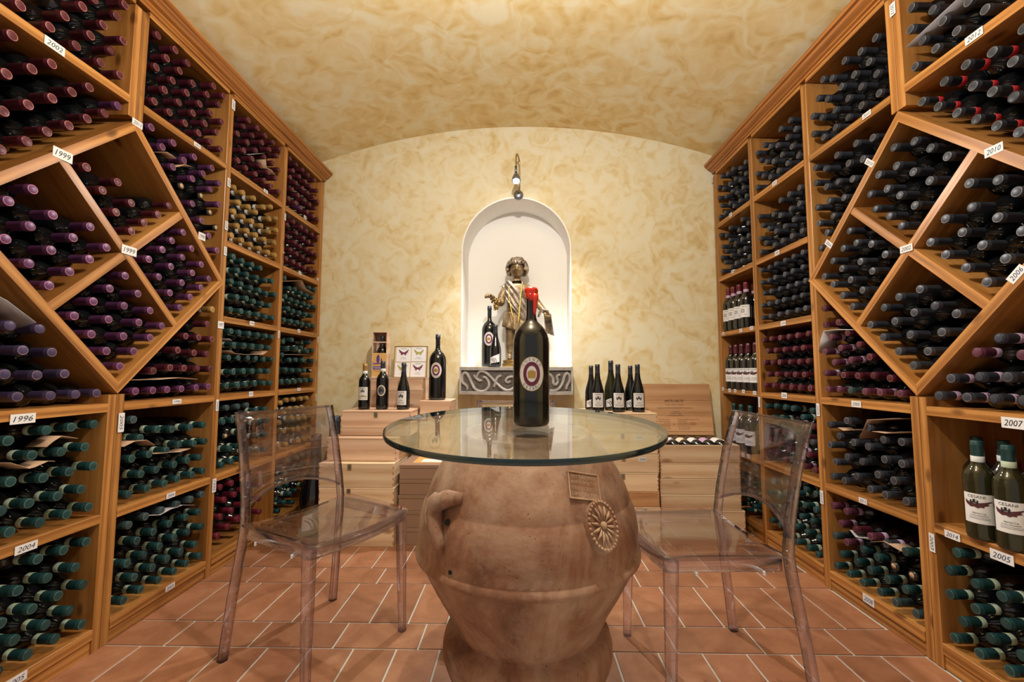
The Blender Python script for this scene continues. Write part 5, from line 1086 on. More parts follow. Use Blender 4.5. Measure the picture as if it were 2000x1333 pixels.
    for j in range(nw):
        for i in range(nu):
            a = j * (nu + 1) + i
            ff.append((a, a + 1, a + nu + 2, a + nu + 1)); ff.append((K + a + nu + 1, K + a + nu + 2, K + a + 1, K + a))
    rim = [i for i in range(nu + 1)] + [(j + 1) * (nu + 1) - 1 for j in range(1, nw + 1)] + [nw * (nu + 1) + i for i in range(nu - 1, -1, -1)] + [j * (nu + 1) for j in range(nw - 1, 0, -1)]
    ff += [(rim[i], rim[(i + 1) % len(rim)], K + rim[(i + 1) % len(rim)], K + rim[i]) for i in range(len(rim))]
    bk.add(vv, ff, 0, True).build('backrest', M['acrylic_thin'], root)
    # bright rim bars along the upper and lower edge of the back
    for top in (True, False):
        pts = []
        for i in range(nu + 1):
            u = -1 + 2 * i / nu
            zlo = SZ + 0.050 + 0.055 * (1 - u * u)
            z = 0.844 - 0.004 * (1 - u * u) if top else zlo
            t_ = (z - SZ) / (0.848 - SZ)
            pts.append((u * (SW - 0.005 - 0.005 * t_), -SD - 0.0075 - 0.084 * t_ ** 1.7 - 0.026 * (1 - u * u), z))
        MB().tube(pts, 0.0048, 8).build('back_rim', M['acrylic_post'], root)
    for x, y in ((-SW - 0.005, -0.10), (-SW - 0.005, 0.10), (SW + 0.005, -0.10), (SW + 0.005, 0.10)):
        MB().tube([(x, y, SZ - 0.042), (x, y, SZ - 0.050)], [0.0040, 0.0040], 8).sphere((x, y, SZ - 0.051), 0.0048, 8, 5).build('stacking_pad', M['rubber'], root)
    return root
make_chair('clear plastic chair beside the green-capsule shelves, turned towards the jar and the camera', -0.713, 1.603, math.radians(-28))
make_chair('clear plastic chair facing the jar with its back to the slate-capsule rack', 0.603, 1.494, math.radians(183))
make_chair('clear plastic chair tucked behind the jar, its back rising over the glass edge', -0.018, 1.975, math.radians(-90))

# ------------------------------------------------------------------ wooden crates and cartons at the end wall
def crate(label, x0, x1, y0, y1, z0, z1, mat='crate', clasps=(), group='wooden wine crates', lid=True, yaw=0.0, tagtxt=None, emblem=None, open_top=False, seam=None, name='wine_crate'):
    cx, cy = (x0 + x1) / 2, (y0 + y1) / 2
    o = thing(name, label, 'crate', T(cx, cy, z0) @ RZ(math.radians(yaw)), group)
    a, b, h, t = (x1 - x0) / 2, (y1 - y0) / 2, z1 - z0 - 0.0008, 0.010
    top = h - (0.010 if lid else 0.0)
    def plank(nm, m4, lx, ly, lz, material=None):
        return MB().cbox(-lx / 2, lx / 2, -ly / 2, ly / 2, -lz / 2, lz / 2, 0.0012).build(nm, M[material or mat], o, m4)
    zc = top / 2
    if seam:
        for q0, q1 in ((0, seam - 0.0008), (seam + 0.0008, top)):
            plank('front_plank', T(0, -b + t / 2, (q0 + q1) / 2), 2 * a, t, q1 - q0)
    else:
        plank('front_plank', T(0, -b + t / 2, zc), 2 * a, t, top)
    plank('back_plank', T(0, b - t / 2, zc), 2 * a, t, top)
    for s in (-1, 1):
        plank('side_plank', T(s * (a - t / 2), 0, zc) @ RZ(PI / 2), 2 * b - 2 * t - 0.0005, t, top)
    plank('base_plank', T(0, 0, 0.004), 2 * a - 2 * t, 2 * b - 2 * t, 0.007)
    l_ = None
    if lid: l_ = plank('lid', T(0, 0, h - 0.005), 2 * a + 0.002, 2 * b + 0.002, 0.0095)
    for x in clasps:
        c_ = MB().cbox(x - 0.011, x + 0.011, -b - 0.0035, -b, top - 0.030, top + 0.004, 0.0008).build('clasp', M['brass'], o)
        MB().cbox(x - 0.006, x + 0.006, -b - 0.0070, -b - 0.0034, top - 0.020, top - 0.004, 0.001).build('clasp_tongue', M['steel'], c_)
    # finger joints at the front corners
    for s in (-1, 1):
        fj = MB(); k = 4
        for i in range(k):
            zz = (i + 0.5) * top / k
            fj.box(s * a - 0.0075 if s > 0 else -a - 0.0002, s * a + 0.0002 if s > 0 else -a + 0.0075, -b - 0.0003, -b + 0.004, zz - top / k * 0.22, zz + top / k * 0.22)
        j_ = fj.build('finger_joint', M['lid'], o); j_['kind'] = 'stuff'
    if tagtxt:
        for (txt, x, z) in tagtxt:
            c_ = MB().box(x - 0.024, x + 0.024, -b - 0.0012, -b - 0.0002, z - 0.013, z + 0.013).build('year_tag', M['label'], o)
            lt = MB(); text_flat(lt, txt, 0.038, (x, -b - 0.0016, z), (1, 0, 0), (0, 0, 1), 0.014, 0, 0.3); lt.build('lettering', M['ink_blue'], c_)
    if emblem == 'top' and l_:
        e = MB()
        for r0, r1 in ((0.030, 0.032), (0.022, 0.0232)):
            e.add([(rr * 1.5 * math.cos(2 * PI * i / 32), rr * math.sin(2 * PI * i / 32), 0.0051) for rr in (r0, r1) for i in range(32)], [(i, (i + 1) % 32, 32 + (i + 1) % 32, 32 + i) for i in range(32)])
        e.build('branded_emblem', M['ink_brown'], l_)
    if emblem == 'front':
        e = MB()
        for r0, r1 in ((0.040, 0.042), (0.033, 0.0342)):
            e.add([(rr * math.cos(2 * PI * i / 36), -b - 0.0006, top * 0.28 + rr * 1.25 * math.sin(2 * PI * i / 36)) for rr in (r0, r1) for i in range(36)], [(i, (i + 1) % 36, 36 + (i + 1) % 36, 36 + i) for i in range(36)])
        cr = [(-0.018, -0.006), (-0.018, 0.010), (-0.010, 0.014), (-0.011, 0.002), (-0.005, 0.004), (-0.005, 0.018), (0.005, 0.018), (0.005, 0.004), (0.011, 0.002), (0.010, 0.014), (0.018, 0.010), (0.018, -0.006), (0.009, -0.020), (0.008, -0.004), (-0.008, -0.004), (-0.009, -0.020)]
        e.add([(x, -b - 0.0006, top * 0.28 + y) for x, y in cr], [tuple(t_) for t_ in tessellate_polygon([[Vector((x, y, 0)) for x, y in cr]])])
        e.build('branded_emblem', M['ink_brown'], o)
    return o
# left stack, bottom to top
GL = 'crates in the stack beside the green capsules'
crate('plain pine crate at the foot of the stack near the left rack', -1.155, -0.722, 2.472, 2.80, 0.0, 0.165, 'crate', group=GL, yaw=0.6)
crate('pine crate with steel clasp, second up in the stack near the left rack', -1.158, -0.722, 2.470, 2.80, 0.166, 0.331, 'crate', (-0.045,), group=GL)
crate('pine crate with branded lid, third up in the stack near the left rack', -1.160, -0.726, 2.468, 2.80, 0.332, 0.470, 'crate', (-0.040,), group=GL, emblem='top')
crate('narrow pinkish pine crate, fourth up in the stack near the left rack', -1.140, -0.725, 2.520, 2.83, 0.471, 0.606, 'crate_pink', group=GL, emblem='top', yaw=-1.0)
crate('pinkish pine crate with brass clasp, carrying three bottles', -1.096, -0.668, 2.598, 2.865, 0.607, 0.757, 'crate_pink', (0.0,), group=GL, seam=0.045)
crate('pine crate standing behind three bottles, carrying the framed labels', -1.096, -0.655, 2.870, 3.100, 0.607, 0.955, 'crate_pink', group=GL, seam=0.26)
crate('low pine crate against the wall behind the left stack', -1.15, -0.67, 2.868, 3.12, 0.0, 0.606, 'crate', group=GL, seam=0.3)
crate('upright wooden gift case with branded crest, carrying the tall sealed bottle', -0.655, -0.452, 2.780, 3.02, 0.452, 0.808, 'crate_pink', group=GL, emblem='front', lid=True)
crate('plain crate under the upright gift case', -0.66, -0.40, 2.79, 3.05, 0.0, 0.451, 'crate', group=GL)
# flat brown boxes in front
for i, (z0, z1) in enumerate(((0.0, 0.094), (0.095, 0.192), (0.193, 0.282), (0.283, 0.370), (0.371, 0.455))):
    o = thing('flat_box', 'flat brown board box, ' + ['lowest of the brown stack beside the jar', 'second up in the brown stack beside the jar', 'middle one of the brown stack beside the jar', 'fourth up in the brown stack beside the jar', 'topmost of the brown stack, with a yellow label and white note'][i], 'box', T(-0.475 + random.uniform(-0.003, 0.003), 2.64, z0), 'flat brown boxes')
    MB().cbox(-0.226, 0.226, -0.138, 0.138, 0.0, (z1 - z0) - 0.022, 0.0015).build('tray', M['carton'], o)
    MB().cbox(-0.228, 0.228, -0.140, 0.140, (z1 - z0) - 0.0215, (z1 - z0) - 0.0008, 0.0015).build('lid', M['carton'], o)
    if i == 4:
        hz = z1 - z0
        w_ = MB().box(-0.165, 0.185, -0.085, 0.110, hz - 0.0008, hz + 0.0006).build('yellow_label', M['poster_orange'], o)
        lt = MB(); text_flat(lt, 'ROSETTO', 0.16, (0.03, 0.075, hz + 0.0009), (1, 0, 0), (0, 1, 0), 0.018); text_flat(lt, 'TOSCANA', 0.10, (0.03, 0.045, hz + 0.0009), (1, 0, 0), (0, 1, 0), 0.012)
        lt.build('lettering', M['ink_brown'], w_)
        MB().box(-0.12, 0.045, -0.070, 0.015, hz + 0.0008, hz + 0.0018).build('white_note', M['label'], w_)
# right stacks
GRT = 'crates in the stacks beside the slate-capsule rack'
zs = [0.0, 0.200, 0.288, 0.400, 0.508, 0.637, 0.752]
labs = ['bottom crate of the six-bottle stack, mostly hidden by the clear chair', 'second crate up in the six-bottle stack', 'third crate up in the six-bottle stack, with a steel clasp', 'crate tagged 2000 with a steel clasp in the six-bottle stack',
        'crate tagged 2001 seen through the table glass', 'top crate of the six-bottle stack, its lid carrying six bottles']
for i in range(6):
    x = 0.628 - 0.0 * i
    crate(labs[i], 0.395 + 0.004 * (i % 2), 0.832 - 0.003 * (i % 3), 2.582, 2.90, zs[i], zs[i + 1] - 0.001, 'crate' if i not in (1,) else 'lid', ((0.006,) if i in (2, 3, 4) else ()), group=GRT,
          tagtxt=([('2000', 0.118, 0.076)] if i == 3 else [('2001', 0.105, 0.098)] if i == 4 else None))
zs = [0.0, 0.170, 0.263, 0.356, 0.452]
labs = ['wide bottom crate under the open crate, behind the clear chair', 'second crate up under the open crate', 'knotty third crate up under the open crate', 'crate directly under the open crate of bottles']
for i in range(4):
    crate(labs[i], 0.848 + (0.004 if i % 2 else 0.0), 1.330 + (0.020 if i == 0 else 0.0), 2.622, 2.93, zs[i], zs[i + 1] - 0.001, 'crate', (), group=GRT)
oc = crate('open-topped pine crate of lying bottles with its printed lid propped behind', 0.846, 1.332, 2.620, 2.93, 0.452, 0.556, 'crate', (), group=GRT, lid=False)
MB().cbox(-0.231, 0.231, -0.143, 0.143, 0.009, 0.0468, 0.002).build('packing_bed', M['card'], oc)
for i in range(6):
    x = 0.902 + 0.0745 * i
    o = link('crated_bottle', m_glass, None, T(x, 2.912, 0.5345) @ Matrix.Rotation(PI / 2, 4, 'X') @ Matrix.Scale(0.92, 4))
    tag(o, f'bottle lying in the open crate, {ORD[i]} from the six-bottle stack', 'wine bottle', 'bottles lying in the open crate')
    MB().lathe([(0.0379, 0.085), (0.0379, 0.17)], 14, a0=PI * 0.5 - 1.1, a1=PI * 0.5 + 1.1).build('label', M[('label', 'strip_Y', 'label_cream', 'label', 'strip_W', 'label')[i]], o, recalc=False)
# the printed lid, leaning on the wall
lm = T(1.098, 2.985, 0.563) @ RZ(math.radians(-1.8)) @ Matrix.Rotation(math.radians(-9), 4, 'X')
pl = thing('printed_crate_lid', 'tan wooden crate lid printed ARTE E ARTE, leaning upright on the wall', 'crate lid', lm)
for i, (z0, z1) in enumerate(((0.0, 0.022), (0.0235, 0.13), (0.131, 0.238), (0.239, 0.355))):
    MB().cbox(-0.243, 0.243, 0, 0.011, z0, z1, 0.001).build('lid_plank', M['lid'], pl)
lt = MB()
def lid_text(s, x, z, w, h): text_flat(lt, s, w, (x, -0.0006, z), (1, 0, 0), (0, 0, 1), h)
lid_text('ARTE  ARTE', -0.012, 0.234, 0.130, 0.0165)
lid_text('&', -0.012, 0.234, 0.006, 0.010)
lid_text('Arte e Vino = Acqua', -0.010, 0.206, 0.125, 0.0095)
lid_text('Progetto di ASSOCIAZIONE ARTE CONTINUA', -0.008, 0.184, 0.245, 0.0095)
lid_text('a cura di', -0.006, 0.160, 0.046, 0.0085)
lid_text('Vicente Todoli', -0.006, 0.147, 0.078, 0.0090)
lid_text('Antonello Colonna', -0.006, 0.134, 0.102, 0.0085)
for i, (l_, r_) in enumerate((('Lothar Baumgarten', 'Ornella Giovanni Castello di Ama'), ('Richard Hamilton', 'Tommaso Bonti'), ('Roni Horn', 'Lamole Fattoria'), ('Cildo Meireles', 'Nobile Avignonesi'), ('Michelangelo Pistoletto', 'Brunello Il Poggione'), ('Gilberto Zorio', 'Vernaccia Panizzi'))):
    wl_ = 0.0048 * len(l_); wr_ = 0.0046 * len(r_)
    lid_text(l_, -0.048 - wl_ / 2, 0.106 - i * 0.0128, wl_, 0.0068)
    lid_text(r_, 0.005 + wr_ / 2, 0.106 - i * 0.0128, wr_, 0.0068)
lid_text('X', -0.022, 0.072, 0.010, 0.012)
lt.build('lettering', M['ink_brown'], pl)

# bottles on the right stack
gb = 'bottles standing on the right crate stack'
for lab, x, y, kind, lb, gl, sc in (
        ('burgundy bottle with crest label standing first from the niche, front row on crates', 0.487, 2.665, 'BURG', 'cesani', 'bottle', 0.975),
        ('burgundy bottle with crest label standing mid front row on crates', 0.615, 2.665, 'BURG', 'cesani', 'bottle', 0.975),
        ('burgundy bottle with crest label standing beside the printed lid, front row on crates', 0.737, 2.665, 'BURG', 'cesani', 'bottle', 0.975),
        ('dark bottle half hidden behind the first front-row bottle on crates', 0.464, 2.765, 'BURG', 'arc', 'bottle', 0.950),
        ('taller olive-glass bottle with arc label behind the front row on crates', 0.592, 2.765, 'BURG', 'arc', 'bottle_olive', 1.06),
        ('dark bottle half hidden behind the front-row bottle beside the printed lid', 0.718, 2.765, 'BURG', 'arc', 'bottle', 0.950)):
    stand_bottle(lab, (x, y, 0.7512), kind, 'K', lb, sc, gl, None, -PI / 2 - 0.12, gb)
# bottles on the left stack
gb = 'bottles standing on the left crate stack'
stand_bottle('gold-topped bottle with hill label on the pinkish crate', (-1.000, 2.720, 0.7570), 'BORD', 'Y', 'castle', 0.96, 'bottle', 'strip_Y', -PI / 2 + 0.0, gb)
stand_bottle('black-topped bottle with oval medal label on the pinkish crate', (-0.884, 2.720, 0.7570), 'BORD', 'K', 'seal', 1.02, 'bottle', 'strip_Y', -PI / 2 + 0.1, gb)
stand_bottle('slope-shouldered bottle with pale crest label on the pinkish crate', (-0.748, 2.720, 0.7570), 'BURG', 'K', 'cesani', 0.985, 'bottle', None, -PI / 2 - 0.15, gb)
big_bottle('large_wine_bottle', 'tall black bottle with oval maroon seal standing on the upright gift case', (-0.560, 2.875, 0.808), 0.0575, 0.443)
# open gift box with a bottle inside
gbx = thing('bottle_box', 'open wooden single-bottle box with an orange cypress print, on the rear crate', 'box', T(-0.990, 3.0, 0.9555) @ RZ(math.radians(6)))
for nm, b_ in (('side_plank', (-0.052, -0.045, -0.055, 0.055, 0, 0.325)), ('side_plank', (0.045, 0.052, -0.055, 0.055, 0, 0.325)), ('back_plank', (-0.045, 0.045, 0.048, 0.055, 0, 0.325)), ('top_plank', (-0.045, 0.045, -0.055, 0.048, 0.317, 0.325)), ('base_plank', (-0.045, 0.045, -0.055, 0.048, 0, 0.008)), ('cross_slat', (-0.045, 0.045, -0.055, -0.048, 0.244, 0.252))):
    MB().cbox(*b_, 0.001).build(nm, M['crate_pink'], gbx)
fp = MB().cbox(-0.045, 0.045, -0.055, -0.051, 0.008, 0.172, 0.0008).build('printed_panel', M['poster_orange'], gbx)
pp = MB()
for cx_, w_, h_ in ((-0.014, 0.007, 0.060), (-0.006, 0.008, 0.066), (0.014, 0.005, 0.040)):
    p_ = [(cx_ + w_ * math.sin(t_ * PI) ** 0.7 * sg, 0.098 + h_ * t_) for sg, rng in ((1, range(0, 9)), (-1, range(8, -1, -1))) for t_ in [q / 8 for q in rng]]
    pp.add([(x, -0.0556, z) for x, z in p_], [tuple(range(len(p_)))])
pp.add([(-0.044, -0.0555, 0.092), (0.044, -0.0555, 0.096), (0.044, -0.0555, 0.104), (-0.044, -0.0555, 0.100)], [(0, 1, 2, 3)])
pp.add([(-0.044, -0.0555, 0.056), (0.044, -0.0555, 0.056), (0.044, -0.0555, 0.080), (-0.044, -0.0555, 0.080)], [(0, 1, 2, 3)])
pp.build('violet_print', M['poster_purple'], fp, recalc=False)
lt = MB(); text_flat(lt, 'TOSCANIMO', 0.078, (0, -0.0560, 0.068), (1, 0, 0), (0, 0, 1), 0.013); lt.build('lettering', M['label'], fp)
lt = MB(); text_flat(lt, 'olio di gran pregio', 0.074, (0, -0.0556, 0.044), (1, 0, 0), (0, 0, 1), 0.010); lt.build('small_lettering', M['ink'], fp)
stand_bottle('bottle packed inside the open single-bottle box', (-0.982, 2.998, 0.9640), 'BORD', 'K', None, 0.95, 'bottle')
# framed panel of four butterfly labels
fm = T(-0.778, 2.985, 0.9560) @ RZ(math.radians(2)) @ Matrix.Rotation(math.radians(-8), 4, 'X')
fpn = thing('label_panel', 'framed panel of four butterfly wine labels leaning on the wall', 'picture', fm)
MB().cbox(-0.116, 0.116, 0.0, 0.008, 0.0, 0.226, 0.001).build('mount_board', M['acetate'], fpn)
for x0, x1, z0, z1 in ((-0.119, 0.119, -0.0005, 0.004), (-0.119, 0.119, 0.222, 0.2275), (-0.119, -0.114, 0.004, 0.222), (0.114, 0.119, 0.004, 0.222)):
    MB().cbox(x0, x1, -0.003, 0.009, z0, z1, 0.001).build('frame_bar', M['brass'], fpn)
for i, (cx_, cz_, mat_) in enumerate(((-0.052, 0.164, 'maroon'), (0.056, 0.166, 'olive_print'), (-0.056, 0.053, 'olive_print'), (0.054, 0.055, 'maroon'))):
    c_ = MB().cbox(cx_ - 0.051, cx_ + 0.051, -0.0022, -0.0004, cz_ - 0.052, cz_ + 0.052, 0.0005).build('label_card', M['label'], fpn)
    bf = MB()
    for s in (-1, 1):
        p_ = [(0.0, 0.006), (s * 0.012, 0.010), (s * 0.034, 0.028), (s * 0.036, 0.022), (s * 0.030, 0.014), (s * 0.030, 0.004), (s * 0.020, 0.002), (s * 0.022, -0.010), (s * 0.016, -0.008), (s * 0.014, -0.020), (s * 0.008, -0.010), (0.0, -0.006)]
        bf.add([(cx_ + x, -0.0027, cz_ + 0.010 + z) for x, z in p_], [tuple(t_) for t_ in tessellate_polygon([[Vector((x, z, 0)) for x, z in p_]])])
    bf.build('butterfly_print', M[mat_], c_, recalc=False)
    lt = MB(); text_flat(lt, 'CESANI', 0.042, (cx_, -0.0027, cz_ + 0.043), (1, 0, 0), (0, 0, 1), 0.007); text_flat(lt, 'Vernaccia', 0.030, (cx_, -0.0027, cz_ - 0.022), (1, 0, 0), (0, 0, 1), 0.006)
    text_flat(lt, 'di San Gimignano', 0.048, (cx_, -0.0027, cz_ - 0.032), (1, 0, 0), (0, 0, 1), 0.005); lt.build('lettering', M['ink'], c_)
# dark bottles standing on the floor between the stack and the left rack
stand_bottle('big black bottle with white arc label on the floor beside the left crate stack', (-1.275, 2.66, 0.0), 'BURG', 'K', 'arc', 2.0, 'bottle', None, -PI / 2 + 0.5, None)
stand_bottle('large black bottle standing on the floor behind the arc-label one', (-1.255, 2.88, 0.0), 'BURG', 'K', None, 2.3, 'bottle', None, -PI / 2, None)

# ------------------------------------------------------------------ niche sill, statue and lamp
sill = thing('carved_sill', 'grey carved stone sill with scroll relief under the niche', 'shelf', WMAT)
SU0, SU1, SZ0, SZ1 = -0.425, 0.378, 0.838, 1.030
def bow(u): return 0.135 + 0.075 * (1 - ((u + 0.0235) / 0.4015) ** 2)
sb = MB(); nn = 24
def band(mb, z0, z1, off):
    us = [SU0 + (SU1 - SU0) * i / nn for i in range(nn + 1)]
    v = []
    for u in us:
        d = bow(u) + off
        v += [(u, -d, z0), (u, -d, z1), (u, -0.0005, z1), (u, -0.0005, z0)]
    f = []
    for i in range(nn):
        for q in range(4): f.append((i * 4 + q, i * 4 + (q + 1) % 4, i * 4 + 4 + (q + 1) % 4, i * 4 + 4 + q))
    f += [(3, 2, 1, 0), (nn * 4, nn * 4 + 1, nn * 4 + 2, nn * 4 + 3)]
    mb.add(v, f)
band(sb, SZ0 + 0.024, SZ1 - 0.022, -0.016); sb.build('ground_panel', M['stone_dark'], sill)
for z0, z1 in ((SZ1 - 0.022, SZ1), (SZ0, SZ0 + 0.024)):
    m_ = MB(); band(m_, z0, z1, 0.0); m_.build('rail', M['stone'], sill)
for u0, u1 in ((SU0, SU0 + 0.013), (SU1 - 0.013, SU1)):
    m_ = MB(); um = (u0 + u1) / 2
    m_.box(u0, u1, -bow(um), -0.001, SZ0 + 0.024, SZ1 - 0.022); m_.build('end_stile', M['stone'], sill)
# scrolls drawn from the photograph, in units of the sill face (0..1275 wide, 0..320 high)
SCR = [[(125, 360), (130, 330), (105, 300), (70, 270), (62, 210), (85, 165), (120, 170), (150, 215), (180, 280), (215, 340), (270, 372), (335, 365), (375, 320), (375, 265), (340, 215), (310, 215)],
       [(205, 190), (235, 225), (270, 250), (300, 245)], [(235, 215), (260, 160), (300, 145), (350, 165), (400, 210), (440, 255), (480, 295), (530, 340), (590, 360), (650, 335), (690, 285), (690, 230), (640, 205), (590, 215), (565, 250), (590, 270), (620, 255)],
       [(435, 325), (450, 280), (470, 220), (515, 190)],
       [(690, 300), (740, 345), (800, 350), (860, 300), (900, 230), (945, 180), (1000, 170), (1050, 180), (1085, 225), (1090, 280), (1115, 295), (1140, 260), (1130, 200), (1165, 180)],
       [(1050, 360), (1110, 360), (1160, 330), (1195, 270), (1215, 200), (1245, 165), (1275, 200), (1270, 260), (1240, 310), (1235, 350)]]
for pts in SCR:
    P = []
    for x, y in pts:
        u = SU0 + (x - 35) / 1275 * (SU1 - SU0); z = SZ1 - (y - 95) / 315 * (SZ1 - SZ0)
        P.append(Vector((u, -bow(u) + 0.012, z)))
    # smooth the path
    Q = []
    for i in range(len(P) - 1):
        p0, p1, p2, p3 = P[max(i - 1, 0)], P[i], P[i + 1], P[min(i + 2, len(P) - 1)]
        for t_ in (0, 0.25, 0.5, 0.75):
            Q.append(0.5 * ((2 * p1) + (p2 - p0) * t_ + (2 * p0 - 5 * p1 + 4 * p2 - p3) * t_ ** 2 + (3 * p1 - p0 - 3 * p2 + p3) * t_ ** 3))
    Q.append(P[-1])
    m_ = MB().tube(Q, [0.0105 * (0.85 + 0.25 * math.sin(PI * i / (len(Q) - 1))) for i in range(len(Q))], 8)
    m_.build('scroll', M['stone'], sill)

# statue of a boy with grapes
SC = 0.00074
SM = WMAT @ T(-0.034, 0.135, 1.0355)
stt = thing('boy_statue', 'bronze statue of a curly-haired boy in a sash holding grapes, in the niche', 'statue', SM)
def sp(x, y, d=0.0): return Vector(((x - 412) * SC, -d, (1255 - y) * SC))
MB().lathe([(0.104, 0.0), (0.108, 0.004), (0.108, 0.022), (0.100, 0.027), (0.098, 0.032), (0.102, 0.038), (0.100, 0.052), (0.0, 0.053)], 40).build('plinth', M['bronze_gold'], stt)
def skin(name, joints, edges, mat, root=0, sub=2):
    me = bpy.data.meshes.new(name)
    me.from_pydata([tuple(j[0]) for j in joints], edges, [])
    o = link(name, me, stt)
    md = o.modifiers.new('skin', 'SKIN')
    for i, j in enumerate(joints):
        sv = me.skin_vertices[0].data[i]; rr = j[1] if isinstance(j[1], tuple) else (j[1], j[1]); sv.radius = rr
    me.skin_vertices[0].data[root].use_root = True
    md.use_smooth_shade = True
    s_ = o.modifiers.new('sub', 'SUBSURF'); s_.levels = sub; s_.render_levels = sub
    me.materials.append(mat)
    return o
J = [(sp(412, 735), (0.078, 0.062)),      # 0 pelvis
     (sp(412, 640), (0.076, 0.060)), (sp(414, 540), (0.080, 0.062)), (sp(416, 450), (0.082, 0.058)), (sp(420, 395), (0.058, 0.045)), (sp(422, 350), (0.034, 0.034)), (sp(423, 300), (0.036, 0.038)),   # 1-6 spine, neck, head root
     (sp(318, 432), 0.043), (sp(262, 500, 0.01), 0.034), (sp(258, 600, 0.035), 0.031), (sp(222, 585, 0.085), 0.026), (sp(192, 560, 0.115), 0.020),        # 7-11 viewer-left arm
     (sp(528, 432), 0.043), (sp(590, 520), 0.034), (sp(655, 610, 0.01), 0.030), (sp(690, 660, 0.05), 0.026), (sp(715, 700, 0.075), 0.020),            # 12-16 viewer-right arm
     (sp(362, 800), 0.056), (sp(352, 905, 0.018), 0.043), (sp(350, 960, 0.012), 0.037), (sp(347, 1040), 0.033), (sp(345, 1130, 0.0), 0.022), (sp(350, 1168, 0.02), 0.021), (sp(352, 1172, 0.07), 0.017),  # 17-23 leg
     (sp(462, 800), 0.056), (sp(468, 905, 0.03), 0.043), (sp(470, 960, 0.03), 0.037), (sp(474, 1040, 0.01), 0.033), (sp(478, 1130, 0.0), 0.022), (sp(482, 1168, 0.02), 0.021), (sp(490, 1172, 0.065), 0.017)]
E_ = [(0, 1), (1, 2), (2, 3), (3, 4), (4, 5), (5, 6), (3, 7), (7, 8), (8, 9), (9, 10), (10, 11), (3, 12), (12, 13), (13, 14), (14, 15), (15, 16), (0, 17), (17, 18), (18, 19), (19, 20), (20, 21), (21, 22), (22, 23), (0, 24), (24, 25), (25, 26), (26, 27), (27, 28), (28, 29), (29, 30)]
skin('body', J, E_, M['bronze'])
# head with a face
hc = sp(424, 232, 0.006)
hv = []; hf = []
nu_, nv_ = 40, 30
for j in range(nv_ + 1):
    th = PI * j / nv_
    for i in range(nu_):
        a = 2 * PI * i / nu_
        x, y, z = math.sin(th) * math.sin(a), -math.sin(th) * math.cos(a), math.cos(th)       # a = 0 faces the viewer (-y)
        rx, ry, rz = 0.0560, 0.0610, 0.0740
        if z < 0: rx *= 1 - 0.30 * z * z; ry *= 1 - 0.10 * z * z
        d = 0.0
        if y < -0.2:
            X, Z = x * rx / 0.056, z
            d += 0.017 * math.exp(-((X / 0.13) ** 2) - ((Z + 0.14) / 0.13) ** 2)            # nose tip
            d += 0.008 * math.exp(-((X / 0.10) ** 2) - ((Z - 0.05) / 0.16) ** 2)            # bridge
            for s in (-1, 1):
                d -= 0.0085 * math.exp(-(((X - s * 0.36) / 0.17) ** 2) - ((Z - 0.08) / 0.09) ** 2)   # sockets
                d += 0.0045 * math.exp(-(((X - s * 0.36) / 0.09) ** 2) - ((Z - 0.06) / 0.05) ** 2)   # eyelids
                d += 0.0050 * math.exp(-(((X - s * 0.45) / 0.20) ** 2) - ((Z + 0.25) / 0.18) ** 2)   # cheeks
                d += 0.0040 * math.exp(-(((X - s * 0.35) / 0.22) ** 2) - ((Z - 0.22) / 0.07) ** 2)   # brows
            d += 0.0058 * math.exp(-((X / 0.22) ** 2) - ((Z + 0.40) / 0.045) ** 2)          # upper lip
            d -= 0.0040 * math.exp(-((X / 0.26) ** 2) - ((Z + 0.465) / 0.028) ** 2)
            d += 0.0058 * math.exp(-((X / 0.18) ** 2) - ((Z + 0.53) / 0.05) ** 2)           # lower lip
            d += 0.0060 * math.exp(-((X / 0.22) ** 2) - ((Z + 0.76) / 0.10) ** 2)           # chin
        hv.append((hc.x + x * (rx + d * 0.5), hc.y + y * (ry + d * 1.35), hc.z + z * rz))
for j in range(nv_):
    for i in range(nu_):
        k = (i + 1) % nu_
        hf.append((j * nu_ + i, (j + 1) * nu_ + i, (j + 1) * nu_ + k, j * nu_ + k))
head = MB().add(hv, hf, 0, True).build('head', M['bronze'], stt)
for s in (-1, 1):
    MB().sphere((hc.x + s * 0.056, hc.y + 0.006, hc.z - 0.010), 0.013, 8, 6, sx=0.45, sy=0.8, sz=1.2).build('ear', M['bronze'], stt)
hr = MB()
rnd = random.Random(3)
for i in range(240):
    z = rnd.uniform(-0.55, 1.0); a = rnd.uniform(0, 2 * PI)
    if math.cos(a) > 0.50 and z < 0.40: continue           # leave the face free
    if z < -0.2 and math.cos(a) > -0.1: continue
    q = math.sqrt(max(0, 1 - z * z)); r_ = rnd.uniform(0.010, 0.019)
    c_ = (hc.x + q * math.sin(a) * 0.077, hc.y + 0.004 - q * math.cos(a) * 0.070, hc.z + 0.012 + z * 0.083)
    hr.sphere(c_, r_, 7, 5, sz=rnd.uniform(0.7, 1.1))
hr.build('curly_hair', M['bronze_pale'], stt)
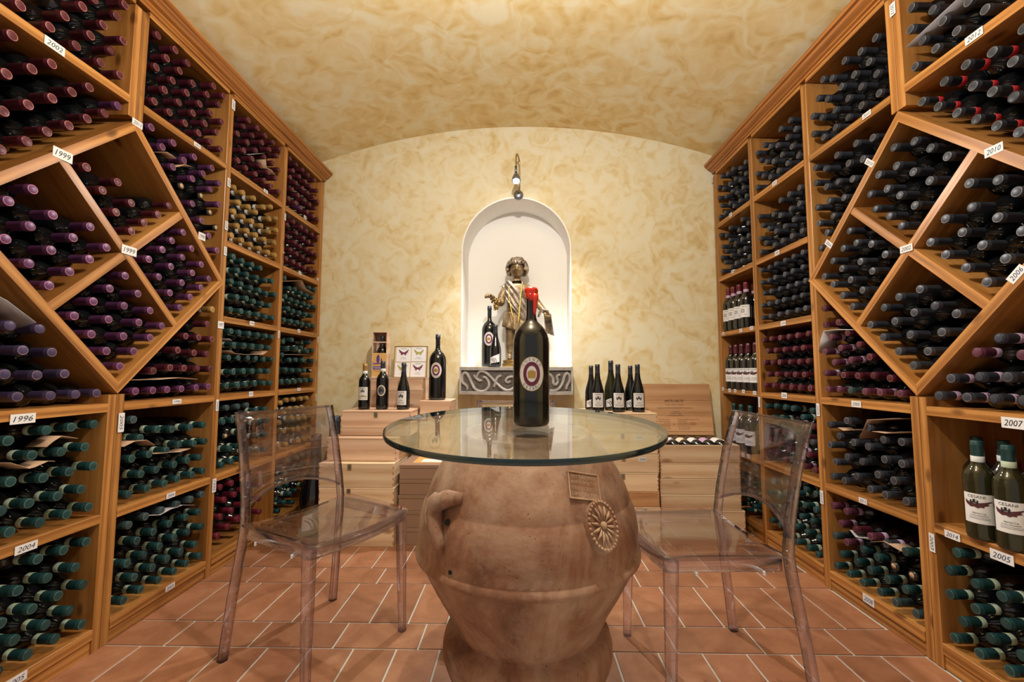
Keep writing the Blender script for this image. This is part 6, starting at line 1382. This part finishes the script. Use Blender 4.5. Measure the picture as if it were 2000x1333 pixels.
# hands with five fingers
def hand(c, direction, across, up, s, nm):
    d, a, u = direction.normalized(), across.normalized(), up.normalized()
    mb = MB()
    palm = [c - d * 0.018 * s, c, c + d * 0.018 * s]
    mb.tube(palm, [0.013 * s, 0.018 * s, 0.017 * s], 10, flat=0.62)
    for k, (off, ln) in enumerate(((-0.0135, 0.030), (-0.0045, 0.035), (0.0045, 0.033), (0.0135, 0.026))):
        b0 = c + d * 0.017 * s + a * off * s
        mb.tube([b0, b0 + d * ln * 0.5 * s + u * 0.004 * s, b0 + d * ln * 0.8 * s - u * 0.008 * s, b0 + d * ln * 0.72 * s - u * 0.021 * s], [0.0052 * s, 0.0052 * s, 0.0047 * s, 0.0040 * s], 7)
    t0 = c - a * 0.014 * s - d * 0.006 * s
    mb.tube([t0, t0 - a * 0.012 * s + d * 0.012 * s, t0 - a * 0.009 * s + d * 0.026 * s - u * 0.010 * s], [0.006 * s, 0.0056 * s, 0.0042 * s], 7)
    return mb.build(nm, M['bronze'], stt)
hand(sp(172, 545, 0.135), Vector((-0.55, -0.75, 0.15)), Vector((0.8, -0.55, 0.0)), Vector((0, 0.1, 1)), 1.25, 'hand')
hand(sp(722, 712, 0.088), Vector((0.35, -0.6, -0.7)), Vector((-0.9, -0.3, 0.1)), Vector((0.3, -0.6, 0.7)), 1.15, 'hand')
gp_ = MB()
for i in range(34):
    t_ = i / 34; w_ = 0.034 * (1 - t_) ** 0.7 + 0.006
    c_ = sp(215, 575, 0.125) + Vector((rnd.uniform(-w_, w_), rnd.uniform(-w_, w_) * 0.8, -0.085 * t_ + 0.01))
    gp_.sphere(c_, rnd.uniform(0.0075, 0.0105), 7, 5)
gp_.build('bunch_of_grapes', M['bronze_gold'], stt)
# sash across the chest, hip cloth and the cloth over the arm, all with folds
def torso(x, z):
    """front surface depth of the body at height z (statue units)"""
    rz_ = 0.088 if z > 0.34 else 0.086
    xx = max(-0.985, min(0.985, x / rz_))
    return 0.074 * math.sqrt(1 - xx * xx)
sv_ = []; nf, nl = 22, 26
for th_ in (0.008, 0.001):
    for i in range(nl + 1):
        t_ = i / nl
        cx0 = 292 + (560 - 292) * t_; cy0 = 385 + (770 - 385) * t_
        for j in range(nf + 1):
            s = -1 + 2 * j / nf
            wid = 62 + 22 * math.sin(PI * t_)
            X = cx0 + s * wid * 0.80; Y = cy0 - s * wid * 0.55
            p = sp(X, Y)
            fold = 0.0065 * math.sin(s * 11 + 2.4 * t_) + 0.003 * math.sin(s * 23 - 5 * t_)
            dd = torso(p.x, p.z) + th_ + (fold + 0.005 if th_ > 0.005 else -0.004)
            sv_.append((p.x, -dd, p.z))
def sheet_faces(nl, nf):
    K = (nl + 1) * (nf + 1); f = []
    for i in range(nl):
        for j in range(nf):
            a = i * (nf + 1) + j
            f.append((a, a + 1, a + nf + 2, a + nf + 1)); f.append((K + a + nf + 1, K + a + nf + 2, K + a + 1, K + a))
    rim = [j for j in range(nf + 1)] + [(i + 1) * (nf + 1) - 1 for i in range(1, nl + 1)] + [nl * (nf + 1) + j for j in range(nf - 1, -1, -1)] + [i * (nf + 1) for i in range(nl - 1, 0, -1)]
    return f + [(rim[i], rim[(i + 1) % len(rim)], K + rim[(i + 1) % len(rim)], K + rim[i]) for i in range(len(rim))]
MB().add(sv_, sheet_faces(nl, nf), 0, True).build('sash', M['bronze_pale'], stt)
hp_ = []; nfa, nla = 48, 10
for th_ in (0.006, 0.0):
    for i in range(nla + 1):
        t_ = i / nla
        for j in range(nfa + 1):
            a = 2 * PI * j / nfa
            lo = 860 + 40 * math.sin(a + 0.6)
            Y = 690 + (lo - 690) * t_
            r_ = 0.086 + 0.014 * t_ + th_ + 0.005 * math.sin(a * 11 + t_ * 2) * (0.3 + t_)
            p = sp(412, Y)
            hp_.append((p.x + r_ * math.sin(a), -r_ * 0.80 * math.cos(a), p.z))
MB().add(hp_, sheet_faces(nla, nfa), 0, True).build('hip_cloth', M['bronze'], stt)
cl_ = []; nfc, nlc = 12, 12
for th_ in (0.004, -0.004):
    for i in range(nlc + 1):
        t_ = i / nlc
        for j in range(nfc + 1):
            s = -1 + 2 * j / nfc
            p = sp(735 + 30 * t_ + s * (38 + 8 * t_), 690 + 230 * t_ + 18 * s, 0.075 - 0.03 * t_)
            cl_.append((p.x, p.y - 0.010 * math.sin(s * 8 + t_ * 3) - th_, p.z))
MB().add(cl_, sheet_faces(nlc, nfc), 0, True).build('arm_cloth', M['bronze_pale'], stt)
MB().tube([sp(648, 735, 0.03), sp(668, 690, 0.075), sp(700, 676, 0.095), sp(738, 690, 0.095), sp(752, 730, 0.080)], [0.008, 0.013, 0.015, 0.015, 0.010], 10, flat=0.6).build('cloth_fold', M['bronze_pale'], stt)
# yellow ribbons hung round the neck: a thing laid on the statue
rb = thing('yellow_ribbon', 'thin yellow ribbon cords hanging from the statue neck', 'ribbon', SM)
for pts in ([(372, 372, 0.062), (345, 450, 0.092), (340, 520, 0.098), (358, 620, 0.100), (378, 720, 0.108), (393, 775, 0.112)], [(482, 372, 0.060), (474, 450, 0.094), (466, 540, 0.100), (456, 650, 0.104), (447, 760, 0.110), (438, 850, 0.110)]):
    MB().tube([sp(*p) for p in pts], [0.0022, 0.0022, 0.003, 0.0042, 0.0048, 0.0035], 6, flat=0.5).build('ribbon_cord', M['ribbon'], rb)
# bottles in the niche
p_ = W(-0.235, -0.080, 1.0355)
big_bottle('large_wine_bottle', 'tall black bottle with oval maroon seal standing in the niche', tuple(p_), 0.0575, 0.465)
p_ = W(-0.178, 0.030, 1.0355)
stand_bottle('slim dark bottle with diagonal arc label standing in the niche', tuple(p_), 'BURG', 'K', 'arc', 1.02, 'bottle', None, -PI / 2 - 0.1, None)

# wall lamp above the niche
lamp = thing('wall_lamp', 'small grey gooseneck spot lamp lit above the niche', 'lamp', WMAT @ T(-0.014, 0, 0))
MB().lathe([(0.036, 0.0), (0.036, 0.014), (0.028, 0.022), (0.0, 0.023)], 24).build('wall_plate', M['steel'], lamp, T(0.004, 0, 2.338) @ Matrix.Rotation(PI / 2, 4, 'X'))
arm = [(0.004, -0.020, 2.345), (0.012, -0.046, 2.360), (0.014, -0.056, 2.40), (0.014, -0.060, 2.48), (0.013, -0.066, 2.545)] + [(0.003 + 0.010 * math.cos(t_), -0.116 + 0.050 * math.cos(t_), 2.548 + 0.050 * math.sin(t_)) for t_ in [PI * k / 10 for k in range(0, 11)]] + [(-0.008, -0.168, 2.50), (-0.009, -0.172, 2.455)]
MB().tube(arm, 0.0058, 10).build('gooseneck', M['brass'], lamp)
MB().tube([(-0.009, -0.172, 2.485), (-0.008, -0.172, 2.425)], 0.0095, 12).build('collar', M['steel'], lamp)
hm_ = T(-0.006, -0.172, 2.428) @ Matrix.Rotation(math.radians(-18), 4, 'X')
MB().lathe([(0.031, -0.066), (0.0325, -0.064), (0.030, -0.045), (0.022, -0.018), (0.012, -0.002), (0.0, 0.0)], 28).lathe([(0.0295, -0.064), (0.027, -0.045), (0.018, -0.020), (0.0, -0.012)], 28).build('shade', M['steel'], lamp, hm_, recalc=False)
MB().sphere((0, 0, -0.060), 0.025, 16, 10).build('bulb', M['bulb'], lamp, hm_)

# ------------------------------------------------------------------ loose paper and card among the bottles
def sheet(name, label, side, pts, depth, mat, drop=0.0, cat='paper'):
    """thin sheet whose front edge follows pts in the (y, z) front plane and which runs back into the rack"""
    depth *= 0.5; drop *= 0.5
    A = AL if side == 'L' else AR; sg = -1 if side == 'L' else 1
    mb = MB(); n_ = len(pts); t_ = 0.0016
    v = []
    for x, dz in ((0.0, 0.0), (sg * depth, drop)):
        v += [(A - sg * 0.004 + x, y, z + dz + t_) for y, z in pts] + [(A - sg * 0.004 + x, y, z + dz) for y, z in pts]
    q = 2 * n_
    f = []
    for i in range(n_ - 1):
        f += [(i, i + 1, q + i + 1, q + i), (n_ + i, q + n_ + i, q + n_ + i + 1, n_ + i + 1), (i, n_ + i, n_ + i + 1, i + 1), (q + i, q + i + 1, q + n_ + i + 1, q + n_ + i)]
    f += [(0, q, q + n_, n_), (n_ - 1, 2 * n_ - 1, q + 2 * n_ - 1, q + n_ - 1)]
    mb.add(v, f, 0, True)
    return tag(mb.build(name, M[mat]), label, cat, 'loose paper and card among the bottles')
SHEETS = [
    ('paper_sheet', 'grey paper sheet under the diamond, above the indigo capsules', 'L', [(1.121, 1.246), (1.191, 1.211), (1.205, 1.205), (1.284, 1.149)], 0.16, 'paper', -0.05, 'paper'),
    ('card_strip', 'torn card tented over a green bottle under the near 1996 tag', 'L', [(1.342, 0.756), (1.361, 0.771), (1.385, 0.784), (1.437, 0.768)], 0.14, 'card', 0, 'card'),
    ('card_strip', 'folded card between green bottles of the near column', 'L', [(1.248, 0.726), (1.298, 0.698), (1.313, 0.699), (1.35, 0.71), (1.37, 0.705)], 0.14, 'card', 0, 'card'),
    ('card_strip', 'curled card over the green bottles of the second column', 'L', [(1.61, 0.71), (1.654, 0.723), (1.708, 0.719), (1.749, 0.691)], 0.14, 'card', 0, 'card'),
    ('card_strip', 'wavy card under the upper green bottles of the second column', 'L', [(1.757, 0.655), (1.817, 0.649), (1.881, 0.639), (1.942, 0.643)], 0.14, 'card', 0, 'card'),
    ('card_strip', 'flat card lying between the two violet rows above the small 1996 tag', 'L', [(1.627, 0.963), (1.758, 0.963), (1.857, 0.969), (1.962, 0.96)], 0.2, 'card', 0, 'card'),
    ('paper_sheet', 'pale curved paper over green bottles near the floor', 'L', [(1.745, 0.409), (1.795, 0.394), (1.848, 0.401), (1.915, 0.398), (1.987, 0.376)], 0.14, 'paper', 0.0, 'paper'),
    ('card_strip', 'curved card tucked beside the diamond top', 'L', [(1.678, 1.913), (1.717, 1.934), (1.743, 1.935), (1.767, 1.931)], 0.1, 'card', 0, 'card'),
    ('card_strip', 'flat card under a violet capsule beside the diamond', 'L', [(1.779, 1.9), (1.82, 1.931), (1.853, 1.937)], 0.12, 'card', 0, 'card'),
    ('card_strip', 'folded card among the plum capsules of the third column top', 'L', [(2.398, 2.254), (2.412, 2.212), (2.463, 2.221), (2.506, 2.208)], 0.14, 'card', 0, 'card'),
    ('paper_sheet', 'white card edge among the plum capsules of the third column top', 'L', [(2.269, 2.217), (2.387, 2.287)], 0.1, 'paper', 0.0, 'paper'),
    ('card_strip', 'tall bent card among green capsules of the wall column', 'L', [(2.652, 1.575), (2.864, 1.626), (2.924, 1.579), (3.067, 1.568)], 0.16, 'card', 0, 'card'),
    ('card_strip', 'wavy card under the second green row beside the 1997 tag', 'L', [(2.183, 1.105), (2.21, 1.093), (2.29, 1.089), (2.46, 1.096), (2.501, 1.117)], 0.2, 'card', 0, 'card'),
    ('paper_sheet', 'pale folded paper beside the 1997 tag', 'L', [(2.116, 1.162), (2.164, 1.166), (2.185, 1.158)], 0.1, 'paper', 0.0, 'paper'),
    ('card_strip', 'flat card between green rows of the wall column', 'L', [(2.699, 1.105), (2.873, 1.113), (3.037, 1.114)], 0.2, 'card', 0, 'card'),
    ('paper_sheet', 'big slanting grey paper sheet above the 2012 tag', 'R', [(1.507, 2.199), (1.426, 2.207), (1.37, 2.212), (1.324, 2.215), (1.301, 2.222)], 0.22, 'paper', 0.02, 'paper'),
    ('paper_sheet', 'white paper bent round the lilac-banded bottles under the diamond', 'R', [(2.043, 1.097), (2.026, 1.153), (2.003, 1.191), (1.924, 1.191), (1.849, 1.182)], 0.16, 'label', 0.0, 'paper'),
    ('card_strip', 'tall folded card among slate capsules under the 2005 tag', 'R', [(1.826, 0.721), (1.781, 0.803), (1.72, 0.812), (1.651, 0.823)], 0.2, 'card', 0, 'card'),
    ('card_strip', 'slanting card under the slate bottles below the 2005 tag', 'R', [(1.761, 0.759), (1.698, 0.76), (1.63, 0.775)], 0.2, 'card', 0, 'card'),
    ('card_strip', 'small card by the post among slate capsules', 'R', [(1.945, 0.75), (1.914, 0.741), (1.839, 0.756)], 0.12, 'card', 0, 'card'),
    ('card_strip', 'pale card among the lilac-banded bottles below the 2011 tag', 'R', [(1.908, 0.316), (1.877, 0.298), (1.826, 0.313)], 0.12, 'paper', 0, 'card'),
    ('card_strip', 'grey card over the green bottles below the 2011 tag', 'R', [(1.797, 0.31), (1.737, 0.336), (1.662, 0.329)], 0.14, 'card', 0, 'card'),
]
for s_ in SHEETS: sheet(*s_)
